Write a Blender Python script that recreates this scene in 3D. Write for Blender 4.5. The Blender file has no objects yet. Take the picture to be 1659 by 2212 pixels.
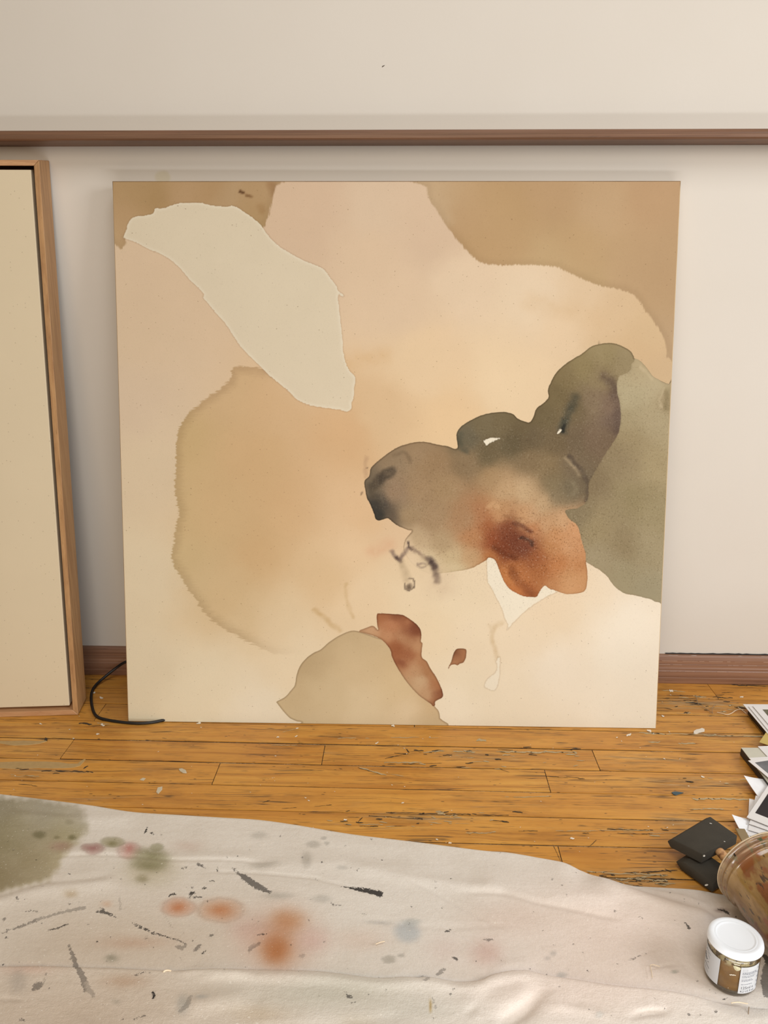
import bpy, bmesh, math, random
import numpy as np
from mathutils import Vector, Matrix

random.seed(7)
rng = np.random.default_rng(7)
SC = bpy.context.scene
COL = SC.collection

# ---------------------------------------------------------------- camera
IMG_W, IMG_H = 1659, 2212
F_PX = 1728.4
PITCH, YAW, ROLL = 0.2725, -0.027, -0.0024
CAM = np.array([0.4788, -1.4182, 0.7294])


def cam_axes(p, y, r):
    cy, sy, cp, sp, cr, sr = math.cos(y), math.sin(y), math.cos(p), math.sin(p), math.cos(r), math.sin(r)
    fwd = np.array([sy * cp, cy * cp, -sp])
    right = np.array([cy, -sy, 0.0])
    down = np.cross(fwd, right)
    return np.array([cr * right + sr * down, -sr * right + cr * down, fwd])


RC = cam_axes(PITCH, YAW, ROLL)
cd = bpy.data.cameras.new('camera')
cam = bpy.data.objects.new('camera', cd)
COL.objects.link(cam)
m = Matrix.Identity(4)
for i in range(3):
    m[i][0], m[i][1], m[i][2], m[i][3] = RC[0][i], -RC[1][i], -RC[2][i], CAM[i]
cam.matrix_world = m
cd.sensor_fit = 'VERTICAL'
cd.sensor_height = 36.0
cd.lens = F_PX / IMG_H * 36.0
cd.clip_start = 0.02
SC.camera = cam

# ---------------------------------------------------------------- world, lights, exposure
SC.view_settings.view_transform = 'Standard'
SC.view_settings.look = 'None'
SC.view_settings.exposure = -0.10
SC.view_settings.gamma = 1.0
SC.view_settings.use_curve_mapping = False

w = bpy.data.worlds.new('room_light')
SC.world = w
w.use_nodes = True
bg = w.node_tree.nodes['Background']
bg.inputs[0].default_value = (1.0, 0.78, 0.52, 1)
bg.inputs[1].default_value = 0.18


def area(name, loc, target, sx, sy, power, col):
    ld = bpy.data.lights.new(name, 'AREA')
    ld.shape = 'RECTANGLE'
    ld.size, ld.size_y, ld.energy, ld.color = sx, sy, power, col
    o = bpy.data.objects.new(name, ld)
    COL.objects.link(o)
    o.location = loc
    o.rotation_euler = (Vector(target) - Vector(loc)).to_track_quat('-Z', 'Y').to_euler()
    return o


# an added floor strip standing in for bounce off an unseen sunlit floor, a high window over the right-hand side, a warm lamp-lit room behind the viewer
area('floor_bounce_strip', (0.75, -1.30, 0.03), (0.6, 0.0, 1.0), 1.5, 0.14, 8.4, (0.92, 0.96, 1.0))
area('high_window', (0.7, -1.8, 2.6), (0.6, -0.6, 0.0), 1.5, 1.2, 34, (0.93, 0.97, 1.0))
area('side_window', (2.5, -1.45, 1.25), (0.8, -0.6, 0.1), 0.8, 0.9, 34, (0.93, 0.97, 1.0))
area('warm_room_light', (0.1, -3.4, 1.5), (0.3, -0.2, 0.5), 2.0, 1.6, 29, (1.0, 0.80, 0.54))


# ---------------------------------------------------------------- geometry from the camera fit
def pray(px, py):
    return RC.T @ np.array([(px - IMG_W / 2) / F_PX, (py - IMG_H / 2) / F_PX, 1.0])


def fl(px, py, z=0.0):
    d = pray(px, py)
    return CAM + d * (z - CAM[2]) / d[2]


def wl(px, py, y=0.0):
    d = pray(px, py)
    return CAM + d * (y - CAM[1]) / d[1]


def to_px(P):
    Q = (np.asarray(P, float) - CAM) @ RC.T
    return np.stack([IMG_W / 2 + F_PX * Q[..., 0] / Q[..., 2], IMG_H / 2 + F_PX * Q[..., 1] / Q[..., 2]], -1)


def zz(ox, oy, s, pts):
    return [(ox + a / s, oy + b / s) for a, b in pts]


# ---------------------------------------------------------------- colour + node helpers
def s2l(c):
    c = np.asarray(c, float) / 255.0
    return np.where(c <= 0.04045, c / 12.92, ((c + 0.055) / 1.055) ** 2.4)


def rgba(c):
    return tuple(s2l(c)) + (1.0,)


class NT:
    def __init__(self, name):
        self.mat = bpy.data.materials.new(name)
        self.mat.use_nodes = True
        self.t = self.mat.node_tree
        self.b = self.t.nodes['Principled BSDF']

    def lk(self, s, sock):
        if isinstance(s, bpy.types.NodeSocket):
            self.t.links.new(s, sock)
        else:
            sock.default_value = s

    def set(self, **k):
        for n, v in k.items():
            self.lk(v, self.b.inputs[n.replace('_', ' ')])
        return self

    def n(self, ty):
        return self.t.nodes.new(ty)

    def attr(self, name, out='Color'):
        a = self.n('ShaderNodeAttribute')
        a.attribute_name = name
        return a.outputs[out]

    def sep(self, v):
        a = self.n('ShaderNodeSeparateXYZ')
        self.lk(v, a.inputs[0])
        return a.outputs

    def obj(self):
        return self.n('ShaderNodeTexCoord').outputs['Object']

    def pos(self):
        return self.n('ShaderNodeNewGeometry').outputs['Position']

    def rand(self):
        return self.n('ShaderNodeObjectInfo').outputs['Random']

    def m(self, op, a, b=0.0, c=0.0, clamp=False):
        x = self.n('ShaderNodeMath')
        x.operation = op
        x.use_clamp = clamp
        self.lk(a, x.inputs[0])
        self.lk(b, x.inputs[1])
        self.lk(c, x.inputs[2])
        return x.outputs[0]

    def vm(self, op, a, b=(0, 0, 0)):
        x = self.n('ShaderNodeVectorMath')
        x.operation = op
        self.lk(a, x.inputs[0])
        self.lk(b, x.inputs[1])
        return x.outputs['Value'] if op in ('LENGTH', 'DISTANCE', 'DOT_PRODUCT') else x.outputs[0]

    def mapr(self, v, a, b, c=0.0, d=1.0, smooth=False):
        x = self.n('ShaderNodeMapRange')
        x.interpolation_type = 'SMOOTHSTEP' if smooth else 'LINEAR'
        x.clamp = True
        for i, s in enumerate((v, a, b, c, d)):
            self.lk(s, x.inputs[i])
        return x.outputs[0]

    def mix(self, f, a, b, mode='MIX'):
        x = self.n('ShaderNodeMix')
        x.data_type = 'RGBA'
        x.blend_type = mode
        self.lk(f, x.inputs[0])
        for s, i in ((a, 6), (b, 7)):
            if isinstance(s, tuple) and len(s) == 3:
                s = s + (1.0,)
            self.lk(s, x.inputs[i])
        return x.outputs[2]

    def noise(self, v, scale, detail=2.0, rough=0.5, col=False):
        x = self.n('ShaderNodeTexNoise')
        self.lk(v, x.inputs['Vector'])
        x.inputs['Scale'].default_value = scale
        x.inputs['Detail'].default_value = detail
        x.inputs['Roughness'].default_value = rough
        return x.outputs['Color' if col else 0]

    def voro(self, v, scale):
        x = self.n('ShaderNodeTexVoronoi')
        self.lk(v, x.inputs['Vector'])
        x.inputs['Scale'].default_value = scale
        return x.outputs

    def ramp(self, f, stops):
        x = self.n('ShaderNodeValToRGB')
        self.lk(f, x.inputs[0])
        cr = x.color_ramp
        while len(cr.elements) < len(stops):
            cr.elements.new(0.5)
        for e, (p, c) in zip(cr.elements, stops):
            e.position = p
            e.color = c if len(c) == 4 else tuple(c) + (1,)
        return x.outputs[0]

    def bump(self, h, strength, dist):
        x = self.n('ShaderNodeBump')
        x.inputs['Strength'].default_value = strength
        x.inputs['Distance'].default_value = dist
        self.lk(h, x.inputs['Height'])
        self.t.links.new(x.outputs[0], self.b.inputs['Normal'])

    def scale(self, v, s):
        return self.vm('MULTIPLY', v, s)


def plain(name, c, rough=0.6, var=0.06, vscale=40.0, **k):
    """A one-colour material with a faint procedural mottling."""
    t = NT(name)
    n_ = t.noise(t.obj(), vscale, 4)
    l = s2l(c)
    a, b = tuple(l * (1 - var)) + (1,), tuple(np.minimum(l * (1 + var), 1)) + (1,)
    t.set(Base_Color=t.mix(n_, a, b), Roughness=rough, **k)
    return t.mat


# ---------------------------------------------------------------- object helpers
def link(name, me, mats=None, parent=None, smooth=False):
    o = bpy.data.objects.new(name, me)
    COL.objects.link(o)
    if parent is not None:
        o.parent = parent
    for mm in (mats if isinstance(mats, (list, tuple)) else [mats] if mats else []):
        me.materials.append(mm)
    if smooth:
        me.shade_smooth()
    return o


def mesh_of(name, V, F):
    me = bpy.data.meshes.new(name)
    me.from_pydata([tuple(map(float, v)) for v in V], [], [tuple(map(int, f)) for f in F])
    me.update()
    return me


def grid_mesh(name, V, nx, ny):
    """V is (ny,nx,3)."""
    V = np.ascontiguousarray(V, dtype=np.float32).reshape(-1, 3)
    idx = np.arange(nx * ny).reshape(ny, nx)
    q = np.stack([idx[:-1, :-1], idx[:-1, 1:], idx[1:, 1:], idx[1:, :-1]], -1).reshape(-1, 4)
    me = bpy.data.meshes.new(name)
    me.vertices.add(len(V))
    me.vertices.foreach_set('co', V.ravel())
    me.loops.add(q.size)
    me.loops.foreach_set('vertex_index', q.ravel().astype(np.int32))
    me.polygons.add(len(q))
    me.polygons.foreach_set('loop_start', np.arange(0, q.size, 4, dtype=np.int32))
    me.update(calc_edges=True)
    me.validate()
    return me


def put_attr(me, name, arr, kind):
    a = me.attributes.new(name, kind, 'POINT')
    arr = np.asarray(arr, dtype=np.float32)
    if kind == 'FLOAT_COLOR':
        arr = np.concatenate([arr, np.ones((len(arr), 1), np.float32)], 1)
        a.data.foreach_set('color', np.ascontiguousarray(arr).ravel())
    elif kind == 'FLOAT_VECTOR':
        a.data.foreach_set('vector', np.ascontiguousarray(arr).ravel())
    else:
        a.data.foreach_set('value', np.ascontiguousarray(arr).ravel())


def bm_mesh(name, bm):
    me = bpy.data.meshes.new(name)
    bm.normal_update()
    bm.to_mesh(me)
    bm.free()
    return me


def hexa(name, P, bevel=0.0, seg=2):
    """Box from 8 corner points: bottom four then top four, both counter-clockwise from above."""
    bm = bmesh.new()
    v = [bm.verts.new(tuple(map(float, p))) for p in P]
    for f in ((3, 2, 1, 0), (4, 5, 6, 7), (0, 1, 5, 4), (1, 2, 6, 5), (2, 3, 7, 6), (3, 0, 4, 7)):
        bm.faces.new([v[i] for i in f])
    bmesh.ops.recalc_face_normals(bm, faces=bm.faces)
    if bevel:
        bmesh.ops.bevel(bm, geom=list(bm.edges), offset=bevel, segments=seg, affect='EDGES', profile=0.5)
    return bm_mesh(name, bm)


def extrude_profile(name, prof, x0, x1, nseg=1):
    """Profile of (y,z) points extruded along x."""
    xs = np.linspace(x0, x1, nseg + 1)
    V = [(x, y, z) for x in xs for y, z in prof]
    n = len(prof)
    F = []
    for k in range(nseg):
        for i in range(n):
            j = (i + 1) % n
            F.append((k * n + i, k * n + j, (k + 1) * n + j, (k + 1) * n + i))
    F.append(tuple(range(n)))
    F.append(tuple(reversed(range(nseg * n, nseg * n + n))))
    me = mesh_of(name, V, F)
    bm = bmesh.new()
    bm.from_mesh(me)
    bmesh.ops.recalc_face_normals(bm, faces=bm.faces)
    bm.to_mesh(me)
    bm.free()
    return me


def lathe(name, prof, n=64, close=False):
    V, F = [], []
    for r, z in prof:
        for k in range(n):
            a = 2 * math.pi * k / n
            V.append((r * math.cos(a), r * math.sin(a), z))
    m_ = len(prof)
    for i in range(m_ - 1 if not close else m_):
        j = (i + 1) % m_
        for k in range(n):
            l = (k + 1) % n
            F.append((i * n + k, i * n + l, j * n + l, j * n + k))
    if not close:
        if prof[0][0] > 0:
            F.append(tuple(reversed(range(n))))
        if prof[-1][0] > 0:
            F.append(tuple(range((m_ - 1) * n, m_ * n)))
    return mesh_of(name, V, F)


def curve_tube(name, pts, r, mat, parent=None, res=6):
    cu = bpy.data.curves.new(name, 'CURVE')
    cu.dimensions = '3D'
    cu.bevel_depth = r
    cu.bevel_resolution = 3
    cu.resolution_u = res
    cu.use_fill_caps = True
    sp = cu.splines.new('NURBS')
    sp.points.add(len(pts) - 1)
    for p, q in zip(sp.points, pts):
        p.co = (float(q[0]), float(q[1]), float(q[2]), 1)
    sp.use_endpoint_u = True
    sp.order_u = 3
    o = bpy.data.objects.new(name, cu)
    COL.objects.link(o)
    dg = bpy.context.evaluated_depsgraph_get()
    me = bpy.data.meshes.new_from_object(o.evaluated_get(dg))
    bpy.data.objects.remove(o)
    bpy.data.curves.remove(cu)
    me.name = name
    me.materials.clear()
    return link(name, me, mat, parent, True)


def empty(name, loc=(0, 0, 0)):
    o = bpy.data.objects.new(name, None)
    COL.objects.link(o)
    o.location = loc
    o.empty_display_size = 0.05
    return o


def tag(o, label=None, cat=None, group=None, kind=None):
    for k, v in (('label', label), ('category', cat), ('group', group), ('kind', kind)):
        if v:
            o[k] = v
    return o


# ---------------------------------------------------------------- 2-D drawing helpers (work on arrays of points)
def catmull(P, sub=4, closed=True):
    P = np.asarray(P, float)
    n = len(P)
    out = []
    for i in range(n if closed else n - 1):
        g = (lambda k: P[k % n]) if closed else (lambda k: P[min(max(k, 0), n - 1)])
        p0, p1, p2, p3 = g(i - 1), g(i), g(i + 1), g(i + 2)
        for t in np.arange(sub) / sub:
            out.append(0.5 * ((2 * p1) + (-p0 + p2) * t + (2 * p0 - 5 * p1 + 4 * p2 - p3) * t * t + (-p0 + 3 * p1 - 3 * p2 + p3) * t ** 3))
    if not closed:
        out.append(P[-1])
    return np.array(out)


def seg_dist(Q, A, B):
    """Distance of points Q to segments A->B (min) ; also signed side of the nearest segment."""
    best = np.full(len(Q), 1e9)
    side = np.zeros(len(Q))
    for a, b in zip(A, B):
        d = b - a
        L = d @ d
        t = np.clip(((Q - a) @ d) / (L if L > 0 else 1), 0, 1)
        e = Q - (a + t[:, None] * d)
        dd = np.hypot(e[:, 0], e[:, 1])
        u = dd < best
        best[u] = dd[u]
        side[u] = np.sign(d[0] * e[u, 1] - d[1] * e[u, 0])
    return best, side


def sdf_poly(Q, poly, margin=60.0, sub=4):
    """Signed distance in pixels, positive inside, clamped to +-margin."""
    P = catmull(poly, sub) if sub > 1 else np.asarray(poly, float)
    out = np.full(len(Q), -margin)
    lo, hi = P.min(0) - margin, P.max(0) + margin
    k = np.where((Q[:, 0] > lo[0]) & (Q[:, 0] < hi[0]) & (Q[:, 1] > lo[1]) & (Q[:, 1] < hi[1]))[0]
    q = Q[k]
    A, B = P, np.roll(P, -1, 0)
    inside = np.zeros(len(q), bool)
    d = np.full(len(q), margin)
    for a, b in zip(A, B):
        if a[1] != b[1]:
            c = (a[1] > q[:, 1]) != (b[1] > q[:, 1])
            inside ^= c & (q[:, 0] < (b[0] - a[0]) * (q[:, 1] - a[1]) / (b[1] - a[1]) + a[0])
        l2, h2 = np.minimum(a, b) - margin, np.maximum(a, b) + margin
        s = np.where((q[:, 0] > l2[0]) & (q[:, 0] < h2[0]) & (q[:, 1] > l2[1]) & (q[:, 1] < h2[1]))[0]
        if len(s):
            v = b - a
            L = v @ v
            t = np.clip(((q[s] - a) @ v) / (L if L > 0 else 1), 0, 1)
            e = q[s] - (a + t[:, None] * v)
            d[s] = np.minimum(d[s], np.hypot(e[:, 0], e[:, 1]))
    out[k] = np.where(inside, d, -d)
    return out


def idw(Q, pts, p=2.0, eps=40.0):
    """Smooth colour field through control points (x, y, (r,g,b) in sRGB)."""
    num = np.zeros((len(Q), 3))
    den = np.zeros(len(Q))
    for x, y, c in pts:
        wgt = 1.0 / ((Q[:, 0] - x) ** 2 + (Q[:, 1] - y) ** 2 + eps * eps) ** p
        num += wgt[:, None] * np.asarray(c, float)
        den += wgt
    return num / den[:, None]


def vnoise(Q, cell, seed, octaves=3):
    """Smooth value noise in -1..1 over pixel positions."""
    r = np.random.default_rng(seed)
    out = np.zeros(len(Q))
    amp, tot = 1.0, 0.0
    for o_ in range(octaves):
        T = r.uniform(-1, 1, (256, 256))
        p = Q / (cell / 2 ** o_) + 1000.0
        i = np.floor(p).astype(int)
        f = p - i
        f = f * f * (3 - 2 * f)
        x0, y0, x1, y1 = i[:, 0] % 256, i[:, 1] % 256, (i[:, 0] + 1) % 256, (i[:, 1] + 1) % 256
        out += amp * ((T[y0, x0] * (1 - f[:, 0]) + T[y0, x1] * f[:, 0]) * (1 - f[:, 1]) + (T[y1, x0] * (1 - f[:, 0]) + T[y1, x1] * f[:, 0]) * f[:, 1])
        tot += amp
        amp *= .55
    return out / tot


def warped(Q, amt, cell, seed):
    return Q + amt * np.stack([vnoise(Q, cell, seed), vnoise(Q, cell, seed + 1)], 1)


def sstep(a, b, x):
    t = np.clip((x - a) / (b - a), 0, 1)
    return t * t * (3 - 2 * t)


mottle = None


def stroke(cols, Q, pts, width, colour, alpha=1.0, soft=0.5):
    """Blend a soft stroke (list of points; width in px) into colour arrays."""
    P = np.asarray(pts, float)
    if len(P) == 1:
        d = np.hypot(*(Q - P[0]).T)
    else:
        P = catmull(P, 4, closed=False) if len(P) > 2 else P
        lo, hi = P.min(0) - width * 3, P.max(0) + width * 3
        d = np.full(len(Q), 1e6)
        k = np.where((Q[:, 0] > lo[0]) & (Q[:, 0] < hi[0]) & (Q[:, 1] > lo[1]) & (Q[:, 1] < hi[1]))[0]
        d[k] = seg_dist(Q[k], P[:-1], P[1:])[0]
    a = alpha * (1 - sstep(width * (1 - soft) * 0.5, width * (0.5 + soft), d))
    if mottle is not None:
        a = a * np.clip(1 + .9 * mottle, .1, 1.25)
    a = np.clip(a, 0, 1)[:, None]
    for c in cols:
        c[:] = c * (1 - a) + np.asarray(colour, float) * a


def blob(cols, Q, x, y, rx, ry, colour, alpha=1.0, hard=1.0, ang=0.0):
    ca, sa = math.cos(ang), math.sin(ang)
    dx, dy = Q[:, 0] - x, Q[:, 1] - y
    u, v = (dx * ca + dy * sa) / rx, (-dx * sa + dy * ca) / ry
    a = (alpha * np.exp(-(u * u + v * v) ** hard))[:, None]
    for c in cols:
        c[:] = c * (1 - a) + np.asarray(colour, float) * a


# ================================================================ THE SETTING
# ---- back wall
t = NT('wall_paint')
P_ = t.pos()
n1 = t.noise(P_, 6.0, 3)
n2 = t.noise(P_, 180.0, 3)
c = t.mix(n1, rgba((206, 197, 186)), rgba((210, 202, 192)))
sx = wl(352, 383)
st = t.vm('MULTIPLY', t.vm('SUBTRACT', P_, tuple(map(float, sx))), (70.0, 0.0, 90.0))
st = t.m('ADD', t.vm('LENGTH', st), t.m('MULTIPLY', t.noise(P_, 60.0, 2), 0.5))
c = t.mix(t.mapr(st, 1.4, 0.9, 0, 0.5, True), c, rgba((196, 184, 150)))
t.set(Base_Color=c, Roughness=0.65)
t.bump(n2, 0.05, 0.002)
M_wall = t.mat
wall = link('wall_back', hexa('wall_back', [(-2.2, 0, -0.02), (3.0, 0, -0.02), (3.0, 0.12, -0.02), (-2.2, 0.12, -0.02), (-2.2, 0, 2.6), (3.0, 0, 2.6), (3.0, 0.12, 2.6), (-2.2, 0.12, 2.6)]), M_wall)
tag(wall, 'plain off-white painted wall with a brown chair rail', None, None, 'structure')
# small dark nail mark on the wall
M_dark = plain('dark_hole', (70, 58, 44), 0.9)
p = wl(828, 143)
link('nail_hole', hexa('nail_hole', [(p[0] - .0022, -.0004, p[2] - .0018), (p[0] + .0012, -.0004, p[2] + .0002), (p[0] + .0012, .001, p[2] + .0002), (p[0] - .0022, .001, p[2] - .0018), (p[0] - .0016, -.0004, p[2] + .0002), (p[0] + .0026, -.0004, p[2] + .0016), (p[0] + .0026, .001, p[2] + .0016), (p[0] - .0016, .001, p[2] + .0002)]), M_dark, wall)


# ---- stained wood for rail and baseboard
def trim_wood(name, ca, cb, cc, rough=0.45):
    t = NT(name)
    P_ = t.pos()
    g = t.noise(t.scale(P_, (3.0, 60.0, 160.0)), 1.0, 5, 0.6)
    g2 = t.noise(t.scale(P_, (14.0, 90.0, 420.0)), 1.0, 4, 0.6)
    c = t.ramp(g, [(0.3, rgba(ca)), (0.55, rgba(cb)), (0.75, rgba(cc))])
    c = t.mix(t.mapr(g2, 0.35, 0.28, 0, 0.55, True), c, rgba((60, 40, 30)))
    t.set(Base_Color=c, Roughness=rough)
    t.bump(g2, 0.25, 0.001)
    return t.mat


M_rail = trim_wood('rail_wood', (96, 66, 47), (116, 82, 60), (130, 95, 72))
M_base = trim_wood('baseboard_wood', (116, 80, 60), (138, 100, 76), (154, 116, 92))
prof = [(0, .9535), (-.043, .9545), (-.0465, .9553), (-.0485, .9575), (-.0485, .9618), (-.0475, .9626), (-.0455, .963), (-.0455, .9655), (-.043, .9695), (-.041, .9705), (0, .9705)]
rail = link('trim_1', extrude_profile('trim_1', prof, -2.1, 2.9), M_rail)
tag(rail, 'brown wooden chair rail running along the wall above the canvas', None, None, 'structure')
bz = .0565
prof = [(0, 0), (-.0125, 0), (-.013, .002), (-.013, .012), (-.0122, .0128), (-.0122, .0136), (-.013, .0144), (-.013, .0255), (-.0115, .0275), (-.0115, .031), (-.0105, .033), (-.0105, .0385), (-.0096, .0395), (-.0105, .0405), (-.0105, .048), (-.009, .0535), (-.0065, bz), (0, bz)]
base = link('baseboard_back', extrude_profile('baseboard_back', prof, -2.1, 2.9), M_base)
tag(base, 'low brown grooved baseboard along the foot of the wall', None, None, 'structure')
# ragged dark gap between plaster and baseboard on the right
M_gap = plain('dirty_gap', (48, 44, 42), 0.95, 0.4, 300)
V, F = [], []
xs = np.linspace(0.98, 1.6, 90)
for i, x in enumerate(xs):
    h = .0022 + .0012 * random.random()
    V += [(x, -.0012, bz - .002), (x, -.0012, bz + h)]
    if i:
        F.append((2 * i - 2, 2 * i, 2 * i + 1, 2 * i - 1))
link('gap', mesh_of('gap', V, F), M_gap, base)
M_chalk = plain('chipped_plaster', (178, 172, 166), 0.95, 0.25, 300)
V, F = [], []
for i, x in enumerate(xs):
    h = .0003 + .0016 * random.random() ** 2
    V += [(x, -.0068, bz - .0022), (x, -.0066, bz - .0012 + h)]
    if i:
        F.append((2 * i - 2, 2 * i, 2 * i + 1, 2 * i - 1))
link('plaster_crumbs', mesh_of('plaster_crumbs', V, F), M_chalk, base)['kind'] = 'stuff'
# worn pale lines along the ridges of the baseboard (right-hand stretch)
M_worn = plain('worn_edge', (190, 158, 138), 0.7, 0.2, 300)
V, F = [], []
for z, y in ((.0462, -.01055), (.0386, -.01055), (.0262, -.0131)):
    x = 0.96
    while x < 1.5:
        L = random.uniform(.004, .03)
        if random.random() < .72:
            k = len(V)
            h = random.uniform(.0003, .0008)
            V += [(x, y - .0003, z), (x + L, y - .0003, z), (x + L, y - .0003, z + h), (x, y - .0003, z + h)]
            F.append((k, k + 1, k + 2, k + 3))
        x += L + random.uniform(.001, .01)
link('worn_line', mesh_of('worn_line', V, F), M_worn, base)['kind'] = 'stuff'

# ---- floor: a sub-floor slab with single oak strips laid on it
t = NT('dirt_in_joints')
P_ = t.pos()
g = t.noise(t.scale(P_, (14.0, 160.0, 1.0)), 1.0, 5, 0.65)
g2 = t.noise(P_, 420.0, 3, 0.7)
c = t.ramp(t.m('ADD', t.m('MULTIPLY', g, 0.75), t.m('MULTIPLY', g2, 0.3)), [(0.48, rgba((34, 27, 20))), (0.56, rgba((74, 60, 44))), (0.64, rgba((150, 136, 112))), (0.8, rgba((190, 178, 156)))])
t.set(Base_Color=c, Roughness=0.95)
M_dirt = t.mat
floor = link('floor', hexa('floor', [(-2.2, -3.2, -.06), (3.0, -3.2, -.06), (3.0, 0.0, -.06), (-2.2, 0.0, -.06), (-2.2, -3.2, -.0012), (3.0, -3.2, -.0012), (3.0, 0.0, -.0012), (-2.2, 0.0, -.0012)]), M_dirt)
tag(floor, 'worn honey-coloured wooden strip floor', None, None, 'structure')

t = NT('oak_strip')
P_ = t.pos()
rd = t.rand()
sh = t.vm('ADD', P_, t.vm('MULTIPLY', (1.0, 1.0, 1.0), (0, 0, 0)))
cmb = t.n('ShaderNodeCombineXYZ')
t.lk(t.m('MULTIPLY', rd, 37.0), cmb.inputs[0])
t.lk(t.m('MULTIPLY', rd, 11.0), cmb.inputs[1])
Pr = t.vm('ADD', P_, cmb.outputs[0])
warp = t.noise(t.scale(Pr, (4.0, 14.0, 1.0)), 1.0, 2)
Pw = t.vm('ADD', Pr, t.scale(t.vm('SUBTRACT', t.noise(t.scale(Pr, (5.0, 12.0, 1.0)), 1.0, 2, 0.5, True), (.5, .5, .5)), (0.0, 0.02, 0.0)))
g1 = t.noise(t.scale(Pw, (3.0, 90.0, 1.0)), 1.0, 4, 0.6)
g2 = t.noise(t.scale(Pw, (10.0, 330.0, 1.0)), 1.0, 4, 0.65)
g3 = t.noise(t.scale(Pw, (26.0, 520.0, 1.0)), 1.0, 3, 0.6)
big = t.noise(Pr, 5.0, 3)
c = t.ramp(g1, [(0.25, rgba((158, 102, 40))), (0.46, rgba((200, 142, 62))), (0.6, rgba((210, 154, 70))), (0.8, rgba((220, 168, 88)))])
c = t.mix(t.mapr(big, 0.3, 0.7, 0.0, 0.6), c, rgba((182, 118, 46)))
c = t.mix(t.m('MULTIPLY', t.m('ABSOLUTE', t.m('SUBTRACT', rd, 0.5)), 0.5), c, rgba((214, 152, 66)))
c = t.mix(t.mapr(t.noise(t.scale(Pr, (9.0, 28.0, 1.0)), 1.0, 4, 0.65), 0.5, 0.72, 0, 0.5), c, rgba((140, 88, 36)))
# fine dark pores, in bursts along the strip
burst = t.mapr(t.noise(t.scale(Pr, (7.0, 26.0, 1.0)), 1.0, 3, 0.6), 0.42, 0.66)
pore = t.mapr(g2, 0.40, 0.33, 0, 1, True)
c = t.mix(t.m('MULTIPLY', pore, t.m('ADD', 0.34, t.m('MULTIPLY', burst, 0.6))), c, rgba((82, 52, 26)))
# long dark cracks
crk = t.mapr(t.noise(t.scale(Pw, (1.6, 75.0, 1.0)), 1.0, 2, 0.5), 0.5, 0.512)
crk = t.m('MULTIPLY', crk, t.m('SUBTRACT', 1.0, t.mapr(t.noise(t.scale(Pw, (1.6, 75.0, 1.0)), 1.0, 2, 0.5), 0.512, 0.524)))
crk = t.m('MULTIPLY', crk, t.mapr(t.noise(t.scale(Pr, (9.0, 22.0, 1.0)), 1.0, 3, 0.7), 0.47, 0.53))
c = t.mix(t.m('MULTIPLY', crk, 0.9), c, rgba((58, 42, 28)))
ck2 = t.noise(t.scale(t.vm('ADD', Pw, (3.7, 5.1, 0.0)), (3.0, 150.0, 1.0)), 1.0, 3, 0.6)
ck2 = t.m('SUBTRACT', 1.0, t.mapr(t.m('ABSOLUTE', t.m('SUBTRACT', ck2, 0.5)), 0.004, 0.016))
ck2 = t.m('MULTIPLY', ck2, t.mapr(t.noise(t.scale(t.vm('ADD', Pr, (1.3, 2.2, 0.0)), (11.0, 30.0, 1.0)), 1.0, 3, 0.7), 0.50, 0.60))
c = t.mix(t.m('MULTIPLY', ck2, 0.75), c, rgba((84, 60, 34)))
dash = t.noise(t.scale(Pw, (42.0, 900.0, 1.0)), 1.0, 2, 0.6)
c = t.mix(t.m('MULTIPLY', t.mapr(dash, 0.34, 0.26), t.m('ADD', 0.2, t.m('MULTIPLY', burst, 0.6))), c, rgba((74, 48, 24)))
# small dark nicks
nk = t.voro(t.scale(Pw, (60.0, 170.0, 1.0)), 1.0)
nick = t.m('MULTIPLY', t.mapr(nk['Distance'], 0.2, 0.12), t.mapr(t.noise(Pr, 30.0, 2), 0.56, 0.6))
c = t.mix(t.m('MULTIPLY', nick, 0.7), c, rgba((60, 42, 28)))


# grey worn-through areas: noise, strengthened where the finish is gone
def ell(x, y, rx, ry):
    q = fl(x, y)
    e = t.vm('MULTIPLY', t.vm('SUBTRACT', P_, tuple(map(float, q))), (1 / rx, 1 / ry, 0.0))
    return t.mapr(t.vm('LENGTH', e), 1.0, 0.3, 0, 1, True)


wear = t.mapr(t.noise(t.scale(Pw, (5.0, 40.0, 1.0)), 1.0, 4, 0.65), 0.6, 0.74)
loc = None
for a in ((1500, 1520, .14, .03), (1350, 1900, .10, .022), (1040, 1632, .12, .02), (1500, 1690, .12, .02), (900, 1765, .12, .014), (1450, 1770, .05, .02), (90, 1668, .1, .01), (1380, 1640, .1, .02)):
    e = ell(*a)
    loc = e if loc is None else t.m('MAXIMUM', loc, e)
loc = t.m('MULTIPLY', loc, t.mapr(t.noise(t.scale(Pw, (9.0, 130.0, 1.0)), 1.0, 5, 0.7), 0.42, 0.6))
wear = t.m('MAXIMUM', t.m('MULTIPLY', wear, 0.5), t.m('MULTIPLY', loc, 0.8))
grey = t.ramp(g3, [(0.36, rgba((62, 50, 36))), (0.5, rgba((138, 112, 78))), (0.66, rgba((186, 166, 132)))])
c = t.mix(wear, c, grey)
rough = t.m('ADD', 0.34, t.m('MULTIPLY', wear, 0.4))
t.set(Base_Color=c, Roughness=rough)
t.bump(t.m('ADD', t.m('MULTIPLY', g2, 0.6), t.m('MULTIPLY', t.m('SUBTRACT', 1.0, crk), 0.8)), 0.35, 0.0012)
M_oak = t.mat

PW = 0.0595
TILT = -0.0065
ends = {3: [fl(215, 1540)[0]], 5: [fl(140, 1625)[0], fl(698, 1633)[0], fl(1290, 1648)[0]], 6: [fl(1185, 1695)[0]], 9: [fl(1209, 1842)[0]]}


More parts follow.
